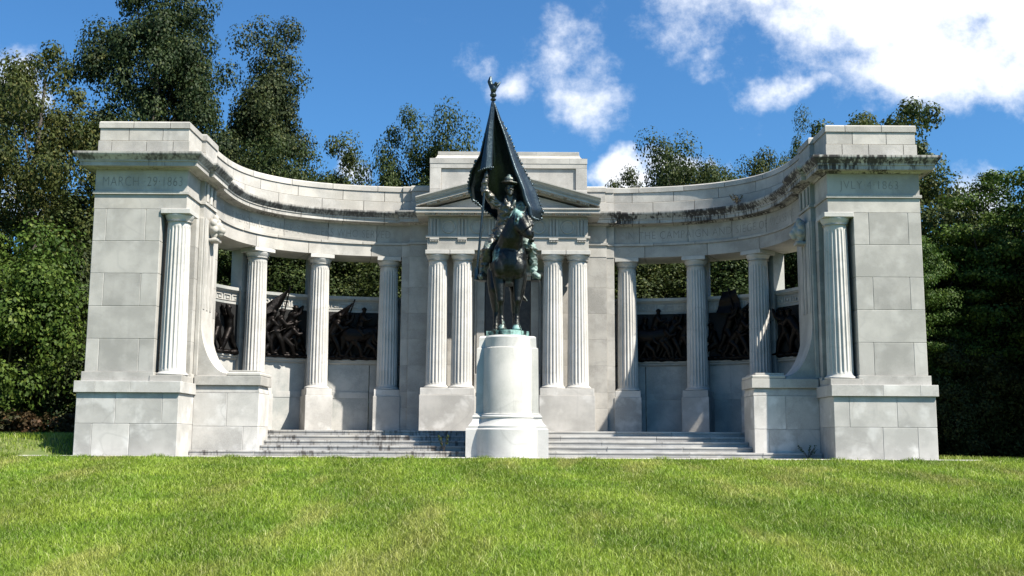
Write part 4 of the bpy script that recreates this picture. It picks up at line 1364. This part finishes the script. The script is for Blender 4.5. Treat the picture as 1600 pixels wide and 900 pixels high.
# flag pole, eagle
mb = MB()
p0, p1 = Vector((-.735, 1.30, 4.28)), Vector((-.365, 1.30, 8.74))
mb.tube([p0, p0.lerp(p1, .5), p1], [.032, .030, .024], 12)
pole = mb.build('flagpole', M['bronze_flag'], stt)
mb = MB()
mb.lathe([(.0, 0), (.05, .01), (.075, .04), (.05, .07), (.03, .09), (.07, .12), (.085, .16), (.06, .20), (.01, .21)], 16, (p1.x, p1.y, p1.z - .07))
mb.lathe([(.06, 0), (.075, .02), (.06, .3), (.04, .31)], 12, (p0.x, p0.y, p0.z - .06))
mb.build('pole_finial', M['bronze_flag'], pole)
bm = bmesh.new()
e = Vector((-.36, 1.30, 8.98))
add_ell(bm, e + Vector((0, 0, .02)), (.085, .085, .12)); add_ell(bm, e + Vector((.06, -.05, .12)), (.048, .055, .05)); add_cap(bm, e + Vector((.08, -.08, .12)), e + Vector((.10, -.13, .09)), .022, .006)
add_chain(bm, [e + Vector((-.05, .02, .05)), e + Vector((-.09, .04, .20)), e + Vector((-.075, .05, .31))], [.05, .062, .035])
add_chain(bm, [e + Vector((-.07, .06, .10)), e + Vector((-.10, .08, .24))], [.03, .02])
add_chain(bm, [e + Vector((.06, .03, .05)), e + Vector((.12, .06, .15)), e + Vector((.17, .08, .21))], [.04, .035, .012])
add_chain(bm, [e + Vector((-.02, .08, -.04)), e + Vector((-.05, .14, -.12))], [.05, .03])
for q in (-1, 1): add_cap(bm, e + Vector((q * .035, 0, -.06)), e + Vector((q * .03, 0, -.13)), .022, .016)
me = melt(bm, 'eagle', .012, 1); stat('eagle', me, M['bronze_flag'], pole)

# flag cloth: rolled by the pole, hung in a deep fold behind the rider
rowsL = [(8.66, -.385), (7.95, -.54), (7.33, -.68), (6.95, -.90), (6.61, -.965), (6.30, -.87), (6.10, -.62), (5.95, -.40)]
rowsR = [(8.66, -.335), (8.24, -.17), (7.79, .05), (7.22, .29), (6.81, .52), (6.49, .69), (6.02, .85), (5.80, .80)]
nu, nv = 61, 70
grid = np.zeros((nv, nu, 3))
zl = np.array([r[0] for r in rowsL]); xl = np.array([r[1] for r in rowsL])
zr = np.array([r[0] for r in rowsR]); xr = np.array([r[1] for r in rowsR])
for i in range(nv):
    t = i / (nv - 1)
    z_l = 8.66 + (5.95 - 8.66) * t; z_r = 8.66 + (5.80 - 8.66) * t
    a = np.interp(-z_l, -zl, xl); b2 = np.interp(-z_r, -zr, xr)
    for j in range(nu):
        q = j / (nu - 1)
        x_ = a + (b2 - a) * q
        z_ = z_l + (z_r - z_l) * q - .10 * t * math.sin(q * math.pi) * (1 if t > .8 else 0)
        env = min(1, t * 1.6)
        # folds: front roll at the pole, hollow behind the rider, forward crest, then falling back
        d = 1.36 + .62 * min(1, t * 1.25) * math.sin(min(1, q / .78) * math.pi) ** .8 if q < .78 else 1.36
        crest = -.12 * math.exp(-((q - .80) / .05) ** 2) * env
        fall = .34 * env * max(0, (q - .82) / .18) ** .8
        roll = -.12 * math.exp(-((q - .17) / .085) ** 2) * min(1, t * 3) * (1 if t < .62 else max(0, 1 - (t - .62) * 6))
        small = .022 * env * t * math.sin(q * 9 + t * 4) + .007 * env * math.sin(q * 31 - t * 9)
        back = .42 * max(0, (t - .52) / .48) * (1 if q < .30 else max(0, 1 - (q - .3) * 3))
        grid[i, j] = (x_, d + crest + fall + roll + small + back, z_)
fv = grid.reshape(-1, 3)
ii = (np.arange(nv - 1)[:, None] * nu + np.arange(nu - 1)[None, :]).ravel()
ff = np.stack([ii, ii + 1, ii + nu + 1, ii + nu], 1)
me = np_mesh('flag', fv, ff, True)
o = bpy.data.objects.new('tmp', me); col.objects.link(o)
md = o.modifiers.new('s', 'SOLIDIFY'); md.thickness = .03; md.offset = 0
dg = bpy.context.evaluated_depsgraph_get()
me2 = bpy.data.meshes.new_from_object(o.evaluated_get(dg)); bpy.data.objects.remove(o)
me2.name = 'flag'
flag = stat('flag', me2, M['bronze_flag'])
mb = MB(); rings = []
for k in range(26):
    t = k / 25
    c = p1.lerp(p0, .02 + .385 * t) + Vector((-.015 * t, -.01, 0)); rr_ = .034 + .095 * t ** .9
    rings.append([c + Vector((math.cos(q) * rr_ * (1 + .10 * math.sin(3 * q + 2.2 * t)) * 1.15, math.sin(q) * rr_ * (1 + .10 * math.sin(5 * q - 3 * t)), 0)) for q in np.linspace(0, 2 * math.pi, 25)[:-1]])
mb.loft(rings)
roll = mb.build('flag_roll', M['bronze_flag'], flag)
bm = bmesh.new()
edge = [grid[i, nu - 1] for i in range(10, nv)] + [grid[nv - 1, j] for j in range(nu - 2, 0, -1)] + [grid[i, 0] for i in range(nv - 1, 36, -1)]
cen = Vector((-.05, 1.6, 6.6))
acc_d = 0; prev = None; kk = 0
for p in edge:
    p = Vector(p)
    if prev is not None: acc_d += (p - prev).length
    prev = p
    if acc_d > .05:
        acc_d = 0; kk += 1
        d = (p - cen); d.y = 0; d.normalize()
        bmesh.ops.create_icosphere(bm, subdivisions=1, radius=random.uniform(.022, .042), matrix=Matrix.Translation(p + d * random.uniform(.0, .03)) @ Matrix.Diagonal((random.uniform(.8, 1.3), .8, random.uniform(.8, 1.7), 1)))
# gathered hem by the hand
for k in range(9):
    q = k / 8
    bmesh.ops.create_icosphere(bm, subdivisions=1, radius=.034, matrix=Matrix.Translation((-.70 + .34 * q, 1.27 - .11 * math.sin(q * 3), 6.90 + .09 * q)))
me = bpy.data.meshes.new('fringe'); bm.to_mesh(me); bm.free()
for p in me.polygons: p.use_smooth = True
stat('fringe', me, M['bronze_flag'], flag)

# ------------------------------------------------------------------ trees
def leaves_np(cent, rad, per, size, flat=.75, up=.35, droop=0.0, r=rng):
    n = len(cent) * per
    c = np.repeat(cent, per, 0); rr = np.repeat(rad, per)
    d = r.normal(size=(n, 3)); d /= np.linalg.norm(d, axis=1)[:, None]
    dist = r.uniform(.15, 1.0, n) ** .55
    p = c + d * (dist * rr)[:, None] * np.array([1, 1, flat])
    nrm = d * 1.0 + r.normal(size=(n, 3)) * .42 + np.array([0, 0, up])
    nrm /= np.linalg.norm(nrm, axis=1)[:, None]
    t = np.cross(nrm, r.normal(size=(n, 3))); t /= np.linalg.norm(t, axis=1)[:, None]
    t[:, 2] -= droop; t /= np.linalg.norm(t, axis=1)[:, None]
    bt = np.cross(nrm, t); bt /= np.maximum(1e-6, np.linalg.norm(bt, axis=1)[:, None])
    s = size * r.uniform(.6, 1.35, n)
    L_ = t * s[:, None]; W = bt * (s * .36)[:, None]
    o = np.zeros((n, 4, 3))
    o[:, 0] = p - L_ * .5; o[:, 1] = p + W + nrm * (s * .06)[:, None]; o[:, 2] = p + L_ * .5; o[:, 3] = p - W + nrm * (s * .06)[:, None]
    return o.reshape(-1, 3), np.arange(n * 4).reshape(n, 4)

def make_crown(name, seed, Rx, Rz, zc, nclump, per, size, crad=(.55, 1.0), lump=.32, flat=.75, taper=0.0, shell=.5, hang=0.0):
    r = np.random.default_rng(seed)
    ph = r.uniform(0, 6.28, 6)
    n = nclump
    d = r.normal(size=(n, 3)); d /= np.linalg.norm(d, axis=1)[:, None]
    az, el = np.arctan2(d[:, 1], d[:, 0]), d[:, 2]
    k = 1 + lump * (.5 * np.sin(2 * az + ph[0] + 2.2 * el) + .5 * np.sin(3 * az + ph[1] - 3 * el) + .45 * np.sin(5 * az + 4.5 * el + ph[2]))
    rad = r.uniform(shell ** 3, 1, n) ** (1 / 3)
    p = d * (rad * k)[:, None] * np.array([Rx, Rx, Rz])
    if taper: 
        f = 1 - taper * np.clip((p[:, 2] / Rz + .2), 0, 1)
        p[:, 0] *= f; p[:, 1] *= f
    p[:, 2] += zc
    cr = r.uniform(crad[0], crad[1], n)
    v, f = leaves_np(p, cr, per, size, flat, .35, hang, r)
    return np_mesh(name, v, f), p

def make_trunk(name, seed, crown_pts, zc, Rz, r0=.26, nlimb=16, lean=.4):
    r = np.random.default_rng(seed + 100)
    mb = MB()
    top = zc + Rz * .65
    pts = []; a, b2 = r.uniform(-lean, lean, 2)
    for k in range(7):
        t = k / 6
        pts.append(Vector((a * t * t + .08 * math.sin(k * 2.1 + seed), b2 * t * t + .08 * math.cos(k * 1.7), -.4 + (top + .4) * t)))
    mb.tube(pts, [r0 * (1.35 if k == 0 else 1) * (1 - .78 * k / 6) for k in range(7)], 9)
    idx = r.choice(len(crown_pts), min(nlimb, len(crown_pts)), replace=False)
    for i in idx:
        c = Vector(crown_pts[i])
        t = min(.95, max(.25, (c.z - .25 * Rz) / (top + .4) * .85))
        q = t * 6; k0 = min(5, int(q)); s = pts[k0].lerp(pts[k0 + 1], q - k0)
        mid = s.lerp(c, .5) + Vector((0, 0, -.12 * (c - s).length))
        rr = r0 * (1 - .78 * t) * .55
        mb.tube([s, mid, c], [rr, rr * .6, .02], 6)
    o = mb.build(name, M['bark'], None)
    return o

PROTO = {}
def proto(kind, mat, seed, Rx, Rz, zc, nclump, per, size, r0=.26, **kw):
    me, pts = make_crown('crown', seed, Rx, Rz, zc, nclump, per, size, **kw)
    tr_ = make_trunk('trunk', seed, pts, zc, Rz, r0)
    tm = tr_.data; bpy.data.objects.remove(tr_)
    me.materials.append(mat)
    PROTO[kind] = (me, tm, zc + Rz)

proto('tall_oak', M['oak_dark'], 3, 2.5, 4.9, 7.4, 265, 480, 0.095, .30, lump=.26, taper=.12, crad=(.5, .95))
proto('slender_oak', M['oak_dark'], 8, 2.2, 4.8, 7.2, 245, 430, 0.095, .26, lump=.38, taper=.35, crad=(.45, .85))
proto('broad_oak', M['oak'], 14, 3.2, 3.4, 5.6, 255, 430, 0.095, .28, lump=.34, crad=(.5, .95))
proto('loose_tree', M['yellow'], 21, 2.6, 4.0, 6.2, 150, 360, 0.1, .20, lump=.42, crad=(.4, .8), shell=.35)
proto('green_tree', M['oak'], 33, 2.4, 4.2, 6.0, 225, 400, 0.095, .22, lump=.40, crad=(.45, .85))
proto('feather_tree', M['bright'], 41, 2.6, 3.4, 5.2, 210, 400, 0.095, .18, lump=.45, crad=(.55, 1.0), flat=.32)
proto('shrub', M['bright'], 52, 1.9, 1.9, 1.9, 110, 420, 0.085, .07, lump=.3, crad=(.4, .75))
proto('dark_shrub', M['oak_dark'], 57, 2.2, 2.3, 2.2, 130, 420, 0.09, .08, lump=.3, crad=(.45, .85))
proto('brush', M['brush'], 63, .9, .45, .4, 40, 60, .12, .02, lump=.3, crad=(.25, .4))

def place(name, kind, x, y, ztop, hw=None, label='', group=None, rz=0.0, cat='tree', ref=None):
    cm, tm, top = PROTO[kind]
    g = float(ground_z(x, y))
    t = empty(name, (x, y, g), rz)
    sz = (ztop - g) / top
    sxy = sz if hw is None else hw
    for nm, me in (('trunk' if cat == 'tree' else 'stem', tm), ('crown' if cat == 'tree' else 'foliage', cm)):
        o = link_mesh(nm, me, None, t); o.scale = (sxy, sxy, sz)
    tag(t, label, cat, group)
    return t

TG = 'trees standing behind the memorial'
place('oak_tree', 'tall_oak', -12.75, 13.5, 17.6, .95, 'tallest dark oak, its top out of the picture above the left pier', TG, .4)
place('oak_tree', 'slender_oak', -9.25, 15.5, 15.3, .98, 'tall slender oak just right of the tallest oak, beside open blue sky', TG, 1.7)
place('oak_tree', 'broad_oak', -8.0, 12.4, 10.0, .80, 'rounded oak low in front of the slender oak, above the left curve of the attic', TG, 2.2)
place('broadleaf_tree', 'loose_tree', -16.2, 11.5, 14.6, .98, 'open yellow-green tree left of the tallest oak, its ragged top against blue sky', TG, .9)
place('broadleaf_tree', 'loose_tree', -18.9, 9.0, 10.2, 1.1, 'open yellow-green tree cut by the left edge of the photo', TG, 3.9)
place('broadleaf_tree', 'green_tree', -14.6, 12.6, 9.2, .95, 'dark green tree filling the gap between the yellow-green tree and the left pier', TG, 2.9)
place('broadleaf_tree', 'loose_tree', -7.4, 19.5, 12.9, .85, 'small thin tree between the slender oak and the pavilion, top above the left attic', TG, 5.1)
place('oak_tree', 'broad_oak', -3.1, 17.5, 12.6, .80, 'dark oak rising directly behind the left half of the pavilion', TG, 2.6)
place('broadleaf_tree', 'broad_oak', 6.6, 15.5, 11.1, .82, 'tallest green tree above the right attic, standing against the blue sky', TG, 1.1)
place('broadleaf_tree', 'broad_oak', 9.6, 18.5, 11.2, .85, 'broad yellow-green tree next to the green one above the right curve', TG, 4.2)
place('broadleaf_tree', 'broad_oak', 5.0, 17.6, 10.3, .72, 'rounded green tree just right of the pavilion, lowest above the right attic', TG, 3.3)
place('broadleaf_tree', 'broad_oak', 8.3, 16.6, 10.5, .80, 'rounded olive tree between the two greener ones above the middle of the right attic', TG, 0.4)
place('broadleaf_tree', 'green_tree', 12.2, 21.5, 13.2, .55, 'narrow dark tree peeping up just left of the right pier', TG, 2.4)
place('broadleaf_tree', 'loose_tree', 13.6, 14.5, 13.6, 1.15, 'yellow-green tree rising behind the right pier', TG, .5)
place('broadleaf_tree', 'feather_tree', 16.6, 11.5, 9.0, 1.1, 'layered feathery tree, foremost of the tall trees at the right edge', TG, 1.4)
place('broadleaf_tree', 'green_tree', 17.8, 15.5, 8.6, 1.1, 'dark green tree behind the layered feathery tree', TG, 5.6)
place('oak_tree', 'tall_oak', 22.6, 9.4, 11.5, 1.25, 'second added oak out of view at right, farther back, put there for its shade', TG, 3.0)  # unseen oak, added to keep sun off the right-hand wood
place('oak_tree', 'tall_oak', 19.3, 6.3, 10.2, 1.2, 'added tall oak out of view at right, put there to shade the wood edge', TG, 2.0)  # added out of view so its shadow darkens the right wood edge
place('oak_tree', 'broad_oak', 17.6, 13.2, 9.0, .95, 'rounded oak filling the right edge behind the layered feathery tree', TG, 2.7)
place('broadleaf_tree', 'feather_tree', 13.6, 10.8, 6.8, .66, 'low sunlit branchy tree touching the right side of the right pier', TG, .7)
place('oak_tree', 'broad_oak', 17.6, 3.2, 8.4, .9, 'added low oak just out of view at right, put there for its shade', TG, 1.0)  # another unseen tree, added as a sun blocker for the lower right
UG = 'trees seen through the colonnade'
for i, (x_, y_, zt, k_, lab) in enumerate([
    (-8.8, 12.6, 8.2, 'broad_oak', 'leafy tree seen past the left anta, behind the leftmost relief'),
    (-5.4, 13.6, 8.0, 'broad_oak', 'leafy tree seen through the middle opening of the left colonnade'),
    (-2.6, 14.2, 8.2, 'green_tree', 'dark tree seen through the left opening beside the pavilion'),
    (3.6, 14.0, 8.0, 'broad_oak', 'dark tree seen through the right opening beside the pavilion'),
    (6.3, 13.2, 7.8, 'green_tree', 'tree seen through the middle opening of the right colonnade'),
    (9.3, 13.0, 8.4, 'broad_oak', 'tree seen past the right anta, behind the rightmost opening')]):
    place('broadleaf_tree', k_, x_, y_, zt, 1.05 if k_ == 'broad_oak' else 1.1, lab, UG, i * 1.3)
SG = 'shrubs along the wood edge'
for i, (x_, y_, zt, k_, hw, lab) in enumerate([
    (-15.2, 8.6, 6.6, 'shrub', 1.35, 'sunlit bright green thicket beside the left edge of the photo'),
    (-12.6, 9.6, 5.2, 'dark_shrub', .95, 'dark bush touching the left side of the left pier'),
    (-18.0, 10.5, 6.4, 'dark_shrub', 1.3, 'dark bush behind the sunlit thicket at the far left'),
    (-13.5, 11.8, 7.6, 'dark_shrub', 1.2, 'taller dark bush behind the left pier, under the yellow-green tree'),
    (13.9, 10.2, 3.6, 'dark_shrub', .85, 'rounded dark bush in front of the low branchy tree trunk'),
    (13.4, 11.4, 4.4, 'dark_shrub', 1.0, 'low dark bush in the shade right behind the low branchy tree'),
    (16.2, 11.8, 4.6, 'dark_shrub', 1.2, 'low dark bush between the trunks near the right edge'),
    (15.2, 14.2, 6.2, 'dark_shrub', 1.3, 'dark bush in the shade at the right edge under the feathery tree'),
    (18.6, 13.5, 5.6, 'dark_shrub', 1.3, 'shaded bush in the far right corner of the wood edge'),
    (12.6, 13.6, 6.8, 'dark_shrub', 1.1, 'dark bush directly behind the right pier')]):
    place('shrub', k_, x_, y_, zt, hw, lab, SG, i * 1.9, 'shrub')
for i, (x_, y_, lab) in enumerate([(-14.3, 7.2, 'reddish dry brush on the grass at the far left'), (-12.2, 7.4, 'reddish dry brush close beside the left pier'), (-16.2, 7.6, 'brown dry brush at the left edge of the photo')]):
    place('brush', 'brush', x_, y_, float(ground_z(x_, y_)) + .75, 1.1, lab, 'dry brush on the left', i * 2.0, 'brush')

# far wood behind everything, one mass
r = np.random.default_rng(77)
n = 900
ang = r.uniform(-.78, .78, n); dd = r.uniform(58, 78, n)
cp = np.stack([dd * np.sin(ang), dd * np.cos(ang) - 20, r.uniform(0, 7.2, n) * (.8 + .25 * np.sin(ang * 17) * np.sin(ang * 7 + 1))], 1)
v, f = leaves_np(cp, r.uniform(1.0, 1.9, n), 45, .55, .8, .3, 0, r)
me = np_mesh('far_wood', v, f); me.materials.append(M['oak_dark'])
tag(link_mesh('far_wood', me, None), 'dark far wood closing the view behind the trees', 'wood', None, 'stuff')

# ------------------------------------------------------------------ weeds
def weed(x, y, z, h, n, label, seed, mat='brush', spread=.5):
    r = np.random.default_rng(seed)
    t = empty('weed', (x, y, z)); mb = MB(); tips = []
    for k in range(n):
        a, l = r.uniform(0, 6.28), r.uniform(.2, spread) * h
        tip = Vector((x + math.cos(a) * l, y + math.sin(a) * l, z + h * r.uniform(.6, 1)))
        mb.tube([(x, y, z - .02), ((x * .6 + tip.x * .4), (y * .6 + tip.y * .4), z + h * .45), tip], [.006, .005, .003], 5)
        for q in (.5, .7, .85, 1): tips.append(Vector((x, y, z)).lerp(tip, q))
    mb.build('stem', M['bark'], t)
    v, f = leaves_np(np.array([tuple(p) for p in tips]), np.full(len(tips), h * .10), 4, h * .11, 1, .3, 0, r)
    me = np_mesh('foliage', v - np.array([x, y, z]), f); me.materials.append(M[mat]); link_mesh('foliage', me, None, t)
    tag(t, label, 'weed', 'weeds growing on the stonework')
weed(3.85, 7.1, 7.79, .32, 9, 'small bare weed on top of the attic right of the pavilion', 1, 'oak')
p, t, n_ = on_curve(1, s_at_x(6.55)); q = p + n_ * .18
weed(q.x, q.y, 6.98, .34, 12, 'dark weed tuft rooted on the right cornice', 2, 'brush', .7)
weed(-1.45, 1.12, .17, .40, 6, 'thin green weed on the steps beside the pedestal', 3, 'oak')
weed(6.95, .80, .05, .30, 10, 'low green weed at the foot of the right podium', 4, 'bright', .9)
